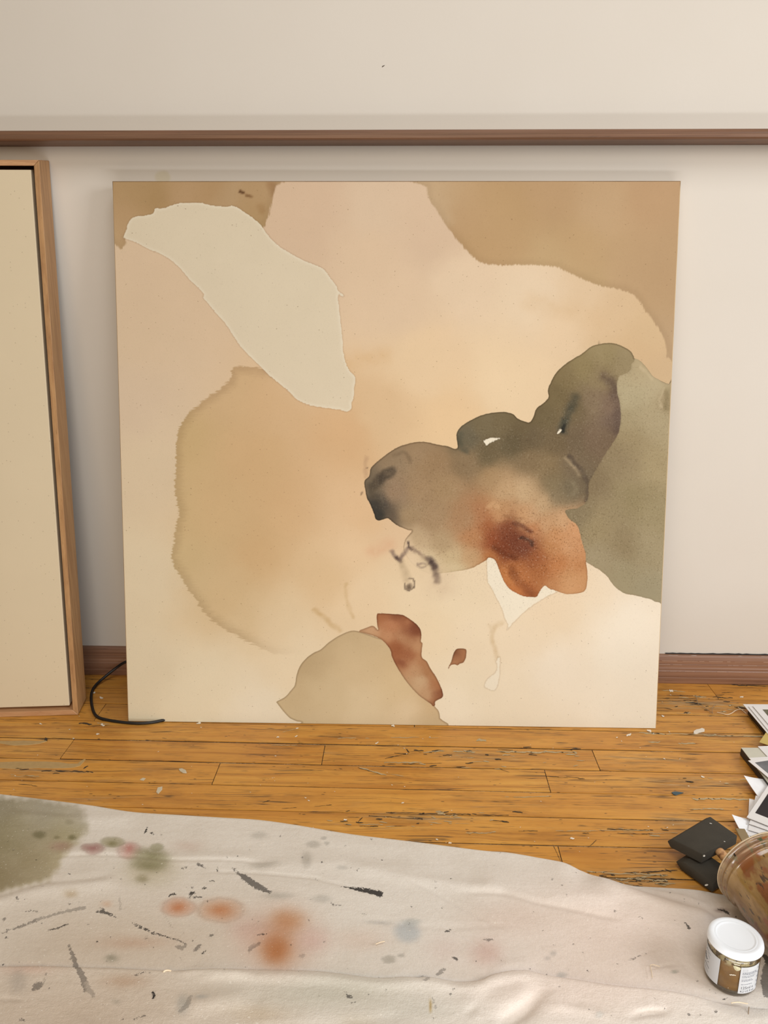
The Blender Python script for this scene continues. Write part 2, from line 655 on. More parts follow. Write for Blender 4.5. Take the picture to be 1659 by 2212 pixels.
def strip(x0, x1, row):
    y1 = -0.0075 - PW * (row - 1) if row > 0 else 0.0
    y0 = -0.0075 - PW * row
    g = random.uniform(.0008, .0016)
    n = 5
    xs = np.linspace(x0 + .0006, x1 - .0006, n)
    V, F = [], []
    dz = random.uniform(-.0003, .0003)
    for x in xs:
        ty = TILT * (x - 0.45)
        a, b = y0 + g + ty + random.uniform(-.0004, .0004), y1 - g + ty + random.uniform(-.0004, .0004)
        if row == 0:
            b = 0.0
        z = dz + random.uniform(-.00015, .00015)
        V += [(x, a, -.0011), (x, a + .0001, z - .00025), (x, a + .0009, z), (x, b - .0009, z), (x, b - .0001, z - .00025), (x, b, -.0011)]
    for i in range(n - 1):
        for k in range(5):
            F.append((6 * i + k, 6 * i + 6 + k, 6 * i + 7 + k, 6 * i + 1 + k))
    F += [(0, 1, 2, 3, 4, 5), tuple(reversed(range(6 * n - 6, 6 * n)))]
    link('floor_plank', mesh_of('floor_plank', V, F), M_oak, floor)


for row in range(0, 17):
    cuts = [-0.62] + sorted(ends.get(row, []))
    x = -0.62
    out = [x]
    fixed = sorted(ends.get(row, []))
    if fixed:
        x = fixed[0]
        while x > -0.35:
            x -= random.uniform(.42, .6)
            if x > -0.55:
                out.append(x)
        out += fixed
        x = fixed[-1]
        while x < 1.3:
            x += random.uniform(.5, .7)
            out.append(min(x, 1.75))
    else:
        x += random.uniform(.1, .5)
        hid = row <= 3 or row >= 10
        while x < 1.75:
            if hid or not (-0.1 < x < 1.05):
                out.append(x)
            x += random.uniform(.45, .8)
    out = sorted(set(round(float(v), 4) for v in out))
    if out[-1] < 1.75:
        out.append(1.75)
    for a, b in zip(out[:-1], out[1:]):
        if b - a > .02:
            strip(a, b, row)


# wood filler in two worn joints at the left, raised a little from the boards
def flat_patch(pts, z0, z1, jit=0.0):
    P = [fl(*q) for q in pts]
    n = len(P)
    V = [(q[0] + random.uniform(-jit, jit), q[1] + random.uniform(-jit, jit), z0) for q in P] + [(q[0], q[1], z1) for q in P]
    c0 = np.mean(np.array(P), 0)
    V = V[:n] + [((v[0] - c0[0]) * .985 + c0[0], (v[1] - c0[1]) * .93 + c0[1], z1) for v in V[:n]]
    F = [tuple(range(n, 2 * n))]
    for i in range(n):
        j = (i + 1) % n
        F.append((i, j, n + j, n + i))
    return V, F


M_fill = plain('filler_putty', (176, 146, 98), 0.8, 0.16, 120)
for poly in (zz(0, 1380, 2.9625, [(-260, 782), (-100, 784), (0, 790), (100, 786), (200, 785), (300, 786), (380, 790), (440, 800), (500, 800), (530, 776), (548, 768), (545, 782), (515, 815), (470, 826), (420, 830), (330, 832), (250, 830), (100, 836), (0, 830), (-260, 826)]),
             zz(0, 1380, 2.9625, [(-240, 652), (-60, 654), (60, 656), (150, 652), (240, 655), (300, 650), (302, 656), (250, 672), (180, 680), (90, 683), (0, 670), (-240, 668)])):
    V, F = flat_patch(poly, -.0004, .0006)
    link('wood_filler', mesh_of('wood_filler', V, F), M_fill, floor)

# gouges, scratches and paint specks, all real slivers lying in the surface
M_goug = plain('gouge_edge', (178, 158, 122), 0.8, 0.35, 300)
M_gdark = plain('gouge_dark', (62, 50, 38), 0.9, 0.3, 200)
M_spk = plain('paint_speck', (226, 214, 196), 0.6, 0.08, 200)


def slivers(name, items, mat, z=.0006):
    V, F = [], []
    for (x0, y0, x1, y1, wd) in items:
        a, b = np.array([x0, y0], float), np.array([x1, y1], float)
        Ltot = np.hypot(*(b - a))
        cuts = [0.0, 1.0]
        if Ltot > 24:
            cuts = sorted([0.0, 1.0] + [random.random() for _ in range(int(Ltot / 22))])
        for ca, cb in zip(cuts[:-1], cuts[1:]):
            if Ltot > 24 and random.random() < .22:
                continue
            p0, p1 = a + (b - a) * ca, a + (b - a) * (cb + .02)
            off = np.array([0, random.uniform(-.35, .35) * min(wd, 4)])
            p0, p1 = p0 + off, p1 + off
            w_ = wd * (random.uniform(.3, .8) if Ltot > 24 else .9)
            d = p1 - p0
            nn = np.array([-d[1], d[0]]) / (np.hypot(*d) + 1e-6)
            n = max(3, min(9, int(np.hypot(*d) / 5)))
            top, bot = [], []
            for k in range(n + 1):
                u = k / n
                e = (math.sin(math.pi * min(max(u, .06), .94)) ** .35) * w_ * .5
                q = p0 + d * u + nn * random.uniform(-.3, .3) * w_
                top.append(q + nn * e * random.uniform(.4, 1.4))
                bot.append(q - nn * e * random.uniform(.4, 1.4))
            k0 = len(V)
            for q in top + bot[::-1]:
                P = fl(*q)
                V.append((P[0], P[1], z))
            F.append(tuple(range(k0, len(V))))
    o = link(name, mesh_of(name, V, F), mat, floor)
    o['kind'] = 'stuff'
    return o


Z4 = lambda *p: [zz(540, 1540, 2.9625, [(p[0], p[1])])[0] + zz(540, 1540, 2.9625, [(p[2], p[3])])[0] + (p[4],)][0]
dark_extra = []
light = [Z4(680, 350, 870, 395, 4), Z4(860, 390, 980, 408, 2), Z4(860, 318, 1100, 315, 4), Z4(1100, 258, 1240, 245, 4), Z4(1300, 245, 1440, 250, 5), Z4(700, 718, 850, 716, 5), Z4(1180, 715, 1290, 712, 5), Z4(1380, 770, 1570, 768, 4), Z4(120, 80, 240, 82, 2), Z4(210, 125, 320, 98, 2), Z4(560, 165, 760, 162, 2), Z4(900, 158, 1200, 160, 2), Z4(80, 206, 300, 208, 2), Z4(1450, 175, 1510, 180, 6), Z4(1200, 650, 1250, 652, 5),
         (1080, 1624, 1288, 1626, 5), (1392, 1584, 1540, 1589, 4), (1400, 1604, 1500, 1606, 4), (1480, 1725, 1620, 1728, 6), (1490, 1748, 1600, 1750, 4), (1200, 1795, 1400, 1795, 3), (1090, 1722, 1190, 1721, 3), (1420, 1491, 1480, 1495, 3), (1380, 1584, 1659, 1592, 4), (210, 1562, 260, 1566, 3), (1300, 1885, 1440, 1892, 6), (1330, 1900, 1440, 1903, 5), (1350, 1893, 1400, 1900, 6)]
# worn-out stretches: many short splinters, pale and dark
for x0, x1, y0, y1, n_ in ((1265, 1455, 1882, 1914, 46), (850, 1290, 1612, 1664, 34), (1425, 1600, 1494, 1546, 34), (700, 1110, 1752, 1786, 30), (1300, 1440, 1790, 1806, 12), (1470, 1650, 1680, 1694, 12), (0, 150, 1655, 1680, 10)):
    for k in range(n_):
        x, y = random.uniform(x0, x1), random.uniform(y0, y1)
        L = random.uniform(6, 34)
        (light if random.random() < .5 else dark_extra).append((x, y, x + L, y + random.uniform(-2.5, 2.5) + L * .02, random.uniform(1.0, 3.2)))
slivers('scratch', light, M_goug)
dark = [Z4(865, 295, 1010, 262, 2), Z4(1000, 235, 1020, 255, 3), Z4(880, 330, 1220, 325, 2), Z4(1110, 265, 1290, 270, 3), Z4(1380, 240, 1420, 245, 4), Z4(205, 612, 380, 602, 1.5), Z4(380, 602, 520, 590, 1.5), Z4(80, 578, 128, 562, 1.5), Z4(690, 700, 740, 645, 2), Z4(870, 640, 1640, 655, 3), Z4(1000, 730, 1080, 710, 4), Z4(760, 660, 1100, 680, 2), Z4(700, 728, 1000, 725, 2), Z4(690, 352, 870, 398, 2),
        (1270, 1832, 1288, 1815, 2), (1120, 1795, 1270, 1800, 2), (1300, 1790, 1440, 1795, 3), (1330, 1800, 1440, 1803, 2), (1440, 1502, 1580, 1508, 3), (1410, 1515, 1560, 1512, 2), (1300, 1890, 1460, 1880, 3), (1310, 1905, 1440, 1905, 3), (1420, 1870, 1450, 1885, 4), (40, 1695, 80, 1698, 3), (120, 1664, 200, 1668, 4), (180, 1660, 190, 1655, 3), (170, 1562, 198, 1565, 4), (1510, 1476, 1659, 1484, 3), (1190, 1815, 1215, 1870, 2), (1075, 1660, 1100, 1668, 2), (1100, 1672, 1260, 1682, 2)]
slivers('crack', dark + dark_extra, M_gdark, .0005)
sp = []
for (x, y, r) in ((222, 1567, 6), (88, 1565, 4), (211, 1586, 5), (159, 1597, 3), (429, 1563, 6), (318, 1557, 5), (849, 1569, 5), (814, 1605, 5), (1285, 1549, 4), (1358, 1588, 7), (1402, 1580, 6), (1510, 1579, 16), (1432, 1547, 4), (1450, 1493, 6), (1602, 1507, 5), (1236, 1813, 6), (972, 1822, 5), (746, 1773, 5), (660, 1724, 3), (667, 1730, 3), (944, 1815, 4), (870, 1735, 4), (1435, 1640, 3), (1518, 1678, 5), (203, 1497, 4), (219, 1509, 5), (202, 1490, 3), (640, 1592, 4), (642, 1575, 4), (600, 1594, 4)):
    a = random.uniform(-.4, .4)
    sp.append((x - r * .7, y - a * r, x + r * .7, y + a * r, r * .8))
for k in range(90):
    x, y = random.uniform(0, 1600), random.uniform(1480, 1850)
    r = random.uniform(.7, 1.8)
    sp.append((x - r, y, x + r, y + random.uniform(-1, 1), r * 1.2))
slivers('paint_speck', sp, M_spk, .0008)
# three silvery gouge chips and one blue paint fleck, each a bit of its own
M_chip = plain('bare_chip', (196, 184, 160), 0.7, 0.15, 300)
M_blue = plain('blue_fleck', (64, 84, 92), 0.6, 0.2, 300)
for pts, mat in ((zz(0, 1380, 2.9625, [(1145, 835), (1165, 832), (1190, 845), (1195, 862), (1170, 860), (1150, 848)]), M_chip), (zz(0, 1380, 2.9625, [(1000, 985), (1010, 955), (1040, 948), (1038, 968), (1012, 995)]), M_chip),
                 (zz(0, 1380, 2.9625, [(895, 905), (915, 893), (932, 897), (918, 910)]), M_chip), (zz(0, 1380, 2.9625, [(285, 650), (290, 634), (304, 640), (302, 655)]), M_gdark),
                 (zz(1080, 1540, 2.9625, [(1098, 512), (1118, 506), (1150, 510), (1175, 514), (1150, 522), (1125, 530), (1108, 524)]), M_blue)):
    V, F = flat_patch(pts, .0004, .0014)
    link('chip', mesh_of('chip', V, F), mat, floor)

# ================================================================ THE BIG PAINTING
S = 0.914
ASP = 0.9918
LEAN = 0.1635
DIST = 0.1831
PSI = 0.0053
H = S * ASP
TH = 0.034
up = np.array([0, math.sin(LEAN), math.cos(LEAN)])
xr = np.array([1, PSI, 0.0])
back = np.array([0, math.cos(LEAN), -math.sin(LEAN)])
O = np.array([0, -DIST, 0.0006])

N = 441
us = np.linspace(0, 1, N)
vs = np.linspace(0, 1, N)
U, Vv = np.meshgrid(us, vs)
P3 = O + U[..., None] * S * xr + Vv[..., None] * H * up
Q = to_px(P3).reshape(-1, 2)

W1 = zz(220, 370, 2.592, [(122, 370), (140, 320), (148, 290), (170, 262), (200, 252), (250, 247), (285, 237), (292, 222), (303, 206), (325, 210), (360, 203), (425, 180), (490, 177), (550, 177), (630, 194), (700, 197), (745, 196), (800, 230), (850, 265), (890, 300), (920, 345), (965, 395), (1000, 425), (1060, 462), (1130, 500), (1200, 527), (1245, 552), (1280, 600), (1315, 645), (1320, 668), (1340, 682), (1354, 696), (1346, 701), (1322, 688), (1325, 740), (1335, 830), (1345, 920), (1350, 1000), (1365, 1070), (1385, 1115), (1420, 1158), (1412, 1210), (1408, 1275), (1395, 1295), (1397, 1330), (1370, 1346), (1330, 1335), (1260, 1325), (1190, 1315), (1130, 1297), (1085, 1272), (1050, 1235), (990, 1185), (930, 1135), (860, 1065), (780, 985), (740, 925), (690, 850), (640, 795), (600, 745), (568, 708), (572, 690), (540, 650), (490, 605), (445, 550), (390, 500), (325, 460), (260, 435), (200, 402), (140, 380)])
T1 = zz(220, 370, 2.592, [(30, 30), (978, 30), (975, 80), (968, 110), (950, 180), (932, 250), (915, 290), (895, 320), (700, 430), (300, 380), (146, 372), (138, 400), (122, 420), (105, 438), (88, 420), (70, 408), (30, 400)])
T2 = zz(860, 370, 2.592, [(150, 20), (160, 90), (175, 160), (215, 215), (260, 290), (320, 370), (400, 460), (460, 510), (540, 525), (640, 525), (760, 525), (880, 535), (960, 570), (1060, 615), (1150, 645), (1260, 665), (1330, 700), (1370, 760), (1430, 840), (1480, 920), (1505, 1000), (1520, 1050), (1700, 1050), (1700, 20)])
L1 = [(521, 790), (495, 822), (467, 846), (436, 868), (409, 891), (390, 918), (382, 945), (379, 970), (380, 996), (378, 1058), (387, 1108), (380, 1131), (377, 1166), (370, 1197), (376, 1224), (390, 1243), (405, 1270), (424, 1297), (442, 1324), (467, 1347), (498, 1367), (529, 1382), (567, 1401), (606, 1413), (700, 1400), (800, 1300), (860, 1100), (860, 900), (700, 830)]
LOBE = zz(770, 930, 4.879, [(83, 560), (90, 520), (130, 485), (140, 450), (150, 400), (200, 345), (260, 295), (330, 240), (420, 185), (520, 145), (620, 122), (690, 118), (760, 125), (850, 148), (960, 165), (1062, 188)])
EAR = zz(970, 730, 3.456, [(46, 770), (55, 720), (85, 665), (130, 632), (200, 595), (260, 572), (350, 555), (430, 555), (480, 570), (510, 600), (560, 622), (603, 629), (630, 590), (650, 530), (700, 490), (742, 445), (737, 390), (760, 330), (800, 260), (850, 210), (920, 160), (990, 120), (1060, 65), (1130, 45), (1190, 38), (1250, 45), (1310, 70), (1350, 95), (1380, 140), (1385, 152), (1430, 175), (1480, 230), (1520, 285), (1560, 310), (1640, 345), (1720, 350)])
RB = zz(1000, 1050, 3.77, [(1600, 947), (1530, 920), (1400, 890), (1310, 870), (1230, 810), (1170, 730), (1110, 680), (1040, 640), (1004, 615), (1012, 680), (1015, 760), (1000, 840), (960, 870), (850, 880), (770, 858), (710, 840), (670, 812), (650, 825), (620, 870), (602, 902), (560, 905), (500, 900), (430, 870), (370, 830), (330, 770), (305, 710), (290, 670), (265, 610), (240, 590), (205, 585), (195, 600), (110, 650), (60, 672)])
LLOW = [(987, 1234), (956, 1238), (930, 1240), (895, 1222), (872, 1190), (876, 1165), (890, 1147)]
LBOT = zz(770, 930, 4.879, [(540, 1048), (470, 1020), (400, 980), (335, 928), (290, 935), (240, 948), (205, 935), (185, 880), (150, 790), (110, 710), (95, 640)])
G = LOBE + EAR[1:] + [(1490, 1300)] + RB + LLOW + LBOT
G2 = [(1338, 812), (1333, 830), (1334, 848), (1338.5, 869), (1341, 892), (1340, 915), (1334, 940), (1318, 965), (1296, 1000), (1282, 1025), (1272, 1045), (1271, 1070), (1266, 1085), (1246, 1098), (1222, 1102)] + zz(1000, 1050, 3.77, [(860, 260), (930, 320), (955, 400), (975, 480), (1000, 550), (1002, 612), (1040, 640), (1110, 680), (1170, 730), (1230, 810), (1310, 870), (1400, 890), (1530, 920), (1600, 947)]) + [(1490, 1300), (1490, 832)] + zz(970, 730, 3.456, [(1640, 345), (1560, 310), (1520, 285), (1480, 230), (1430, 175), (1388, 152), (1380, 180), (1362, 190), (1358, 232), (1328, 262), (1290, 278)])
W2 = [(1204, 1277.6), (1185.7, 1286), (1164.5, 1298), (1143, 1312.6), (1124.7, 1328.5), (1108.8, 1344.4), (1100.8, 1353.7), (1095, 1361), (1098.7, 1349.7), (1091.5, 1337.8), (1085, 1315), (1074, 1294), (1063.7, 1273), (1054, 1257), (1053, 1235.7), (1051.7, 1211.8)] + zz(1000, 1050, 3.77, [(205, 585), (240, 590), (265, 610), (290, 670), (305, 710), (330, 770), (370, 830), (430, 870), (500, 900), (560, 905), (604, 902), (620, 870), (650, 825), (670, 812), (710, 840)])
W3 = zz(590, 1310, 3.19, [(1560, 350), (1562, 430), (1550, 520), (1525, 578), (1480, 565), (1458, 550), (1480, 500), (1530, 460), (1545, 430), (1545, 400), (1538, 380)])
HO1 = zz(970, 730, 3.456, [(258, 768), (290, 752), (330, 745), (378, 747), (370, 757), (320, 775), (280, 802), (268, 785)])
HO2 = zz(970, 730, 3.456, [(806, 710), (825, 685), (843, 679), (837, 700), (815, 716)])
B1 = zz(590, 1310, 3.19, [(25, 655), (80, 625), (125, 575), (150, 540), (160, 480), (180, 420), (215, 370), (270, 325), (330, 295), (380, 250), (440, 210), (500, 180), (545, 167), (590, 172), (650, 190), (720, 215), (800, 240), (900, 350), (1000, 480), (1090, 640), (1115, 690), (1140, 720), (1150, 770), (1145, 840), (210, 840), (200, 800), (160, 790), (110, 765), (60, 710), (30, 670)])
R2 = zz(590, 1310, 3.19, [(715, 55), (740, 48), (820, 52), (890, 58), (940, 85), (990, 125), (1015, 160), (1022, 200), (1018, 240), (1030, 255), (1025, 300), (1025, 350), (1060, 380), (1085, 430), (1120, 480), (1150, 540), (1168, 590), (1168, 625), (1118, 655), (1116, 680), (1100, 688), (1085, 670), (1000, 610), (920, 520), (860, 430), (820, 350), (808, 300), (765, 245), (720, 215), (650, 190), (590, 172), (640, 148), (690, 134), (722, 162), (717, 120)])
R3 = zz(590, 1310, 3.19, [(1268, 292), (1328, 295), (1330, 340), (1322, 370), (1305, 390), (1285, 395), (1272, 408), (1255, 400), (1225, 405), (1210, 432), (1206, 420), (1225, 385), (1235, 350), (1245, 320)])

sd = {k: sdf_poly(Q, v) for k, v in dict(L=L1, T1=T1, T2=T2, G=G, G2=G2, B=B1, R2=R2, R3=R3).items()}
res = np.maximum.reduce([sdf_poly(Q, a, 60, s_) for a, s_ in ((W1, 3), (W2, 2), (W3, 3), (HO1, 3), (HO2, 3))])
sdT = np.maximum(sd['T1'], sd['T2'])
sdR = np.maximum(sd['R2'], sd['R3'])

QW = warped(warped(Q, 26, 120, 3), 9, 26, 5)
cW = idw(QW, [(300, 700, (207, 179, 144)), (270, 900, (206, 179, 147)), (320, 1000, (210, 184, 149)), (330, 1250, (212, 188, 153)), (320, 1450, (211, 188, 154)), (450, 1500, (219, 197, 163)), (560, 1530, (222, 202, 172)), (680, 430, (206, 177, 143)), (640, 520, (205, 176, 142)), (800, 430, (210, 184, 150)), (800, 560, (212, 184, 148)), (860, 650, (214, 186, 150)), (930, 520, (208, 180, 146)), (1000, 620, (220, 194, 158)), (1200, 700, (222, 194, 154)), (1150, 640, (222, 198, 162)), (900, 780, (222, 192, 150)), (1100, 800, (226, 198, 156)), (820, 900, (212, 178, 134)), (950, 900, (222, 188, 142)), (750, 950, (206, 166, 120)), (600, 1080, (206, 168, 124)), (560, 1200, (203, 166, 122)), (480, 1280, (207, 176, 134)), (700, 1250, (212, 178, 134)), (600, 1340, (216, 188, 148)), (760, 1200, (220, 186, 144)), (800, 1300, (222, 192, 152)), (640, 1420, (221, 196, 160)), (900, 1290, (224, 198, 160)), (1000, 1300, (224, 200, 163)), (1130, 1330, (226, 202, 166)), (1020, 1400, (226, 202, 167)), (1090, 1430, (228, 205, 171)), (1000, 1520, (231, 211, 180)), (1200, 1450, (233, 214, 186)), (1020, 1480, (226, 205, 171)), (950, 1350, (223, 197, 158)), (1060, 1390, (226, 202, 167)), (1110, 1490, (229, 208, 176)), (1350, 1500, (234, 216, 188)), (1180, 1310, (227, 201, 165)), (1130, 1370, (228, 204, 170)), (1350, 1400, (234, 217, 190)), (1400, 700, (206, 176, 132)), (1380, 750, (204, 172, 128)), (1330, 690, (210, 180, 138)), (1425, 800, (200, 170, 128)), (1260, 640, (216, 188, 148)), (780, 1120, (214, 176, 132)), (850, 1160, (216, 182, 142)), (860, 1250, (220, 192, 152))])
cL = idw(QW, [(400, 950, (196, 164, 116)), (395, 1100, (196, 165, 118)), (385, 1200, (198, 168, 122)), (420, 1280, (202, 172, 128)), (470, 860, (200, 166, 122)), (600, 900, (204, 168, 124)), (560, 1000, (203, 166, 120)), (450, 1100, (203, 168, 122)), (650, 1100, (204, 166, 120)), (560, 1200, (200, 163, 117)), (480, 1280, (204, 172, 128)), (520, 1350, (208, 178, 136)), (600, 1390, (216, 188, 150)), (700, 1250, (212, 178, 134)), (650, 1370, (218, 190, 152)), (760, 1200, (219, 185, 143)), (750, 950, (206, 166, 120)), (820, 900, (212, 178, 134)), (800, 1120, (215, 177, 134)), (700, 840, (206, 172, 132)), (760, 1320, (221, 192, 152))])
cT = idw(QW, [(300, 420, (176, 142, 98)), (330, 430, (168, 134, 88)), (270, 480, (182, 146, 104)), (260, 520, (188, 154, 112)), (400, 420, (184, 149, 108)), (450, 415, (178, 142, 98)), (500, 425, (184, 152, 112)), (560, 440, (178, 143, 98)), (570, 470, (178, 146, 100)), (580, 415, (184, 150, 108)), (930, 440, (202, 172, 132)), (980, 480, (192, 156, 112)), (1000, 540, (188, 152, 106)), (1100, 450, (189, 154, 108)), (1060, 540, (192, 156, 110)), (1200, 430, (190, 155, 112)), (1300, 450, (195, 162, 120)), (1400, 430, (192, 156, 114)), (1250, 530, (194, 160, 114)), (1350, 600, (192, 158, 116)), (1430, 600, (190, 156, 114)), (1430, 750, (192, 160, 120)), (1180, 570, (196, 164, 118)), (1300, 612, (192, 160, 114))])
cG = idw(QW * .5 + Q * .5, [(800, 1050, (108, 92, 70)), (812, 1105, (66, 60, 50)), (820, 1085, (72, 64, 54)), (835, 1110, (100, 84, 66)), (860, 985, (142, 118, 88)), (900, 975, (152, 124, 90)), (930, 1000, (152, 122, 86)), (900, 1060, (158, 128, 92)), (850, 1060, (150, 122, 92)), (950, 1060, (160, 130, 92)), (880, 1110, (160, 132, 96)), (930, 1120, (160, 130, 94)), (960, 1170, (170, 142, 104)), (900, 1165, (184, 156, 118)), (875, 1180, (212, 182, 144)), (890, 1212, (217, 189, 151)), (930, 1236, (222, 195, 157)), (1000, 1120, (162, 124, 86)), (980, 1200, (192, 166, 124)), (935, 1212, (205, 180, 140)), (985, 1228, (206, 182, 140)), (1020, 1200, (190, 152, 108)), (1000, 1000, (134, 110, 78)), (1050, 985, (108, 92, 64)), (1000, 945, (104, 93, 70)), (1040, 915, (114, 99, 70)), (1090, 910, (113, 97, 67)), (1100, 960, (100, 86, 60)), (1140, 950, (106, 90, 64)), (1120, 925, (108, 92, 64)), (1060, 1030, (162, 130, 90)), (1090, 1060, (182, 148, 106)), (1130, 1060, (192, 160, 118)), (1170, 1090, (188, 156, 114)), (1140, 1000, (130, 108, 76)), (1080, 1095, (178, 134, 90)), (1150, 1110, (190, 150, 108)), (1170, 900, (108, 92, 62)), (1200, 860, (118, 101, 68)), (1220, 820, (128, 110, 74)), (1260, 790, (140, 122, 82)), (1310, 765, (150, 132, 92)), (1350, 775, (150, 132, 95)), (1300, 810, (138, 119, 84)), (1240, 880, (112, 95, 66)), (1280, 870, (130, 110, 82)), (1310, 870, (122, 100, 78)), (1328, 900, (108, 88, 70)), (1290, 950, (120, 99, 75)), (1240, 960, (113, 95, 70)), (1200, 960, (112, 94, 66)), (1180, 1010, (136, 114, 80)), (1240, 1010, (116, 98, 73)), (1262, 1045, (108, 92, 68)), (1230, 1060, (114, 100, 74)), (1205, 1075, (128, 110, 80)), (1195, 1050, (130, 112, 80)),
             (1045, 1130, (150, 86, 48)), (1060, 1160, (138, 70, 38)), (1110, 1160, (110, 57, 36)), (1135, 1175, (112, 60, 40)), (1090, 1135, (118, 61, 36)), (1085, 1180, (124, 64, 38)), (1150, 1138, (178, 118, 74)), (1160, 1200, (148, 85, 48)), (1200, 1150, (192, 136, 88)), (1235, 1150, (198, 144, 98)), (1250, 1220, (186, 128, 80)), (1200, 1220, (178, 114, 66)), (1170, 1235, (162, 98, 54)), (1120, 1230, (172, 106, 60)), (1095, 1240, (186, 118, 66)), (1120, 1275, (182, 110, 60)), (1150, 1280, (160, 92, 50)), (1230, 1262, (198, 146, 98)), (1185, 1258, (180, 124, 78)), (1060, 1200, (178, 114, 66)), (1022, 1155, (176, 124, 80)), (1075, 1112, (186, 136, 90)), (1130, 1112, (190, 144, 98)), (1210, 1125, (200, 158, 114)), (1225, 1180, (196, 144, 98)), (1248, 1190, (194, 140, 94)), (1222, 1245, (190, 138, 90)), (1185, 1180, (182, 126, 78)), (1180, 1130, (192, 148, 104)), (1255, 1250, (192, 140, 92)), (1030, 1120, (166, 116, 76)), (1085, 1155, (116, 60, 36))], 2.2, 18.0)
cG2 = idw(QW, [(1360, 850, (184, 168, 130)), (1390, 800, (186, 166, 126)), (1400, 830, (190, 172, 134)), (1440, 870, (170, 150, 112)), (1420, 900, (180, 162, 124)), (1370, 950, (162, 142, 104)), (1345, 900, (168, 150, 112)), (1340, 1000, (148, 128, 94)), (1420, 1000, (172, 152, 112)), (1300, 1060, (140, 120, 88)), (1380, 1080, (150, 132, 94)), (1420, 1100, (160, 142, 104)), (1290, 1150, (156, 136, 98)), (1240, 1110, (138, 120, 88)), (1350, 1180, (150, 130, 95)), (1420, 1180, (166, 148, 112)), (1300, 1210, (162, 144, 110)), (1350, 1240, (166, 150, 115)), (1410, 1275, (164, 149, 116))], 2.0, 28.0)
cB = idw(QW, [(660, 1430, (176, 152, 118)), (700, 1390, (180, 156, 122)), (760, 1375, (184, 160, 126)), (640, 1500, (188, 164, 130)), (620, 1530, (196, 174, 140)), (700, 1500, (200, 178, 145)), (760, 1440, (198, 174, 140)), (820, 1400, (192, 168, 134)), (780, 1530, (208, 187, 156)), (860, 1480, (202, 178, 142)), (880, 1540, (212, 190, 160)), (940, 1550, (190, 166, 132)), (930, 1500, (196, 166, 128)), (850, 1430, (196, 170, 134)), (680, 1555, (198, 176, 144))])
cR = idw(QW, [(830, 1335, (150, 92, 56)), (870, 1335, (130, 76, 48)), (900, 1360, (120, 66, 42)), (880, 1355, (136, 80, 50)), (850, 1360, (170, 112, 74)), (840, 1380, (184, 132, 92)), (800, 1362, (190, 146, 106)), (870, 1385, (170, 120, 82)), (900, 1395, (176, 128, 88)), (855, 1410, (150, 90, 56)), (875, 1425, (150, 92, 58)), (905, 1430, (172, 120, 80)), (890, 1450, (180, 136, 96)), (920, 1460, (168, 118, 78)), (900, 1480, (192, 156, 116)), (935, 1480, (160, 104, 66)), (950, 1500, (126, 72, 46)), (935, 1515, (150, 96, 62)), (920, 1500, (186, 146, 106)), (985, 1410, (120, 74, 48)), (992, 1425, (158, 106, 70)), (1000, 1415, (160, 108, 70)), (975, 1435, (170, 118, 80))], 2.2, 14.0)

# soft marks laid into the washes
QS = warped(warped(Q, 5, 40, 11), 3, 9, 13)
allc = [cW, cL, cG, cG2]
mottle = .7 * vnoise(Q, 14, 21, 4) - .08
stroke([cG], QS, [(812, 1048), (822, 1035), (832, 1024), (846, 1017)], 16, (74, 62, 48), .85, .5)
stroke([cG], QS, [(800, 1050), (808, 1075), (818, 1090)], 12, (82, 70, 54), .6, .6)
stroke([cG], QS, [(820, 1068), (826, 1085)], 4, (120, 104, 82), .6, .6)
stroke([cG], QS, [(808, 1095), (818, 1112)], 18, (60, 55, 47), .75, .5)
stroke([cG], QS, [(1214, 928), (1222, 908), (1235, 880), (1244, 858)], 13, (74, 70, 54), .8, .8)
stroke([cG], QS, [(1213, 932), (1220, 918)], 6, (44, 42, 34), .9, .4)
stroke([cG], QS, [(988, 950), (996, 970), (1006, 976)], 8, (84, 78, 60), .6, .8)
stroke([cG], QS, [(996, 938), (994, 960)], 8, (84, 80, 62), .5, .8)
stroke([cG], QS, [(1305, 812), (1322, 822), (1330, 850), (1335, 890), (1334, 930)], 14, (88, 70, 58), .55, .9)
stroke([cG], QS, [(1218, 988), (1240, 1008), (1252, 1025)], 7, (168, 146, 110), .6, .6)
stroke([cG], QS, [(1226, 984), (1248, 1008), (1262, 1024), (1271, 1050), (1268, 1080)], 6, (80, 66, 52), .6, .8)
stroke([cG], QS, [(1238, 1040), (1246, 1056), (1238, 1066)], 6, (136, 120, 90), .5, .9)
stroke([cG], QS, [(850, 984), (870, 978), (882, 982), (890, 998)], 5, (116, 94, 68), .5, .8)
stroke([cG], QS, [(1110, 1128), (1128, 1134), (1146, 1146)], 7, (84, 42, 28), .6, .7)
stroke([cG], QS, [(1126, 1160), (1142, 1166), (1150, 1178)], 5, (56, 38, 30), .75, .5)
stroke([cG], QS, [(1066, 1182), (1090, 1196), (1112, 1206)], 8, (104, 54, 30), .6, .8)
stroke([cG], QS, [(1106, 1232), (1118, 1256), (1136, 1272), (1154, 1284)], 12, (126, 70, 38), .55, .7)
stroke([cG], QS, [(1055, 1095), (1068, 1086), (1074, 1092)], 8, (206, 164, 116), .5, .8)
stroke([cG], QS, [(1084, 1114), (1110, 1119), (1128, 1116)], 4, (140, 96, 60), .5, .7)
stroke(allc, QS, [(846, 1191), (856, 1202), (864, 1210), (872, 1200), (882, 1188)], 6, (118, 96, 82), .75, .7)
stroke(allc, QS, [(858, 1206), (865, 1211)], 7, (72, 54, 48), .8, .5)
stroke(allc, QS, [(880, 1172), (884, 1184), (890, 1190)], 3.4, (80, 62, 54), .85, .5)
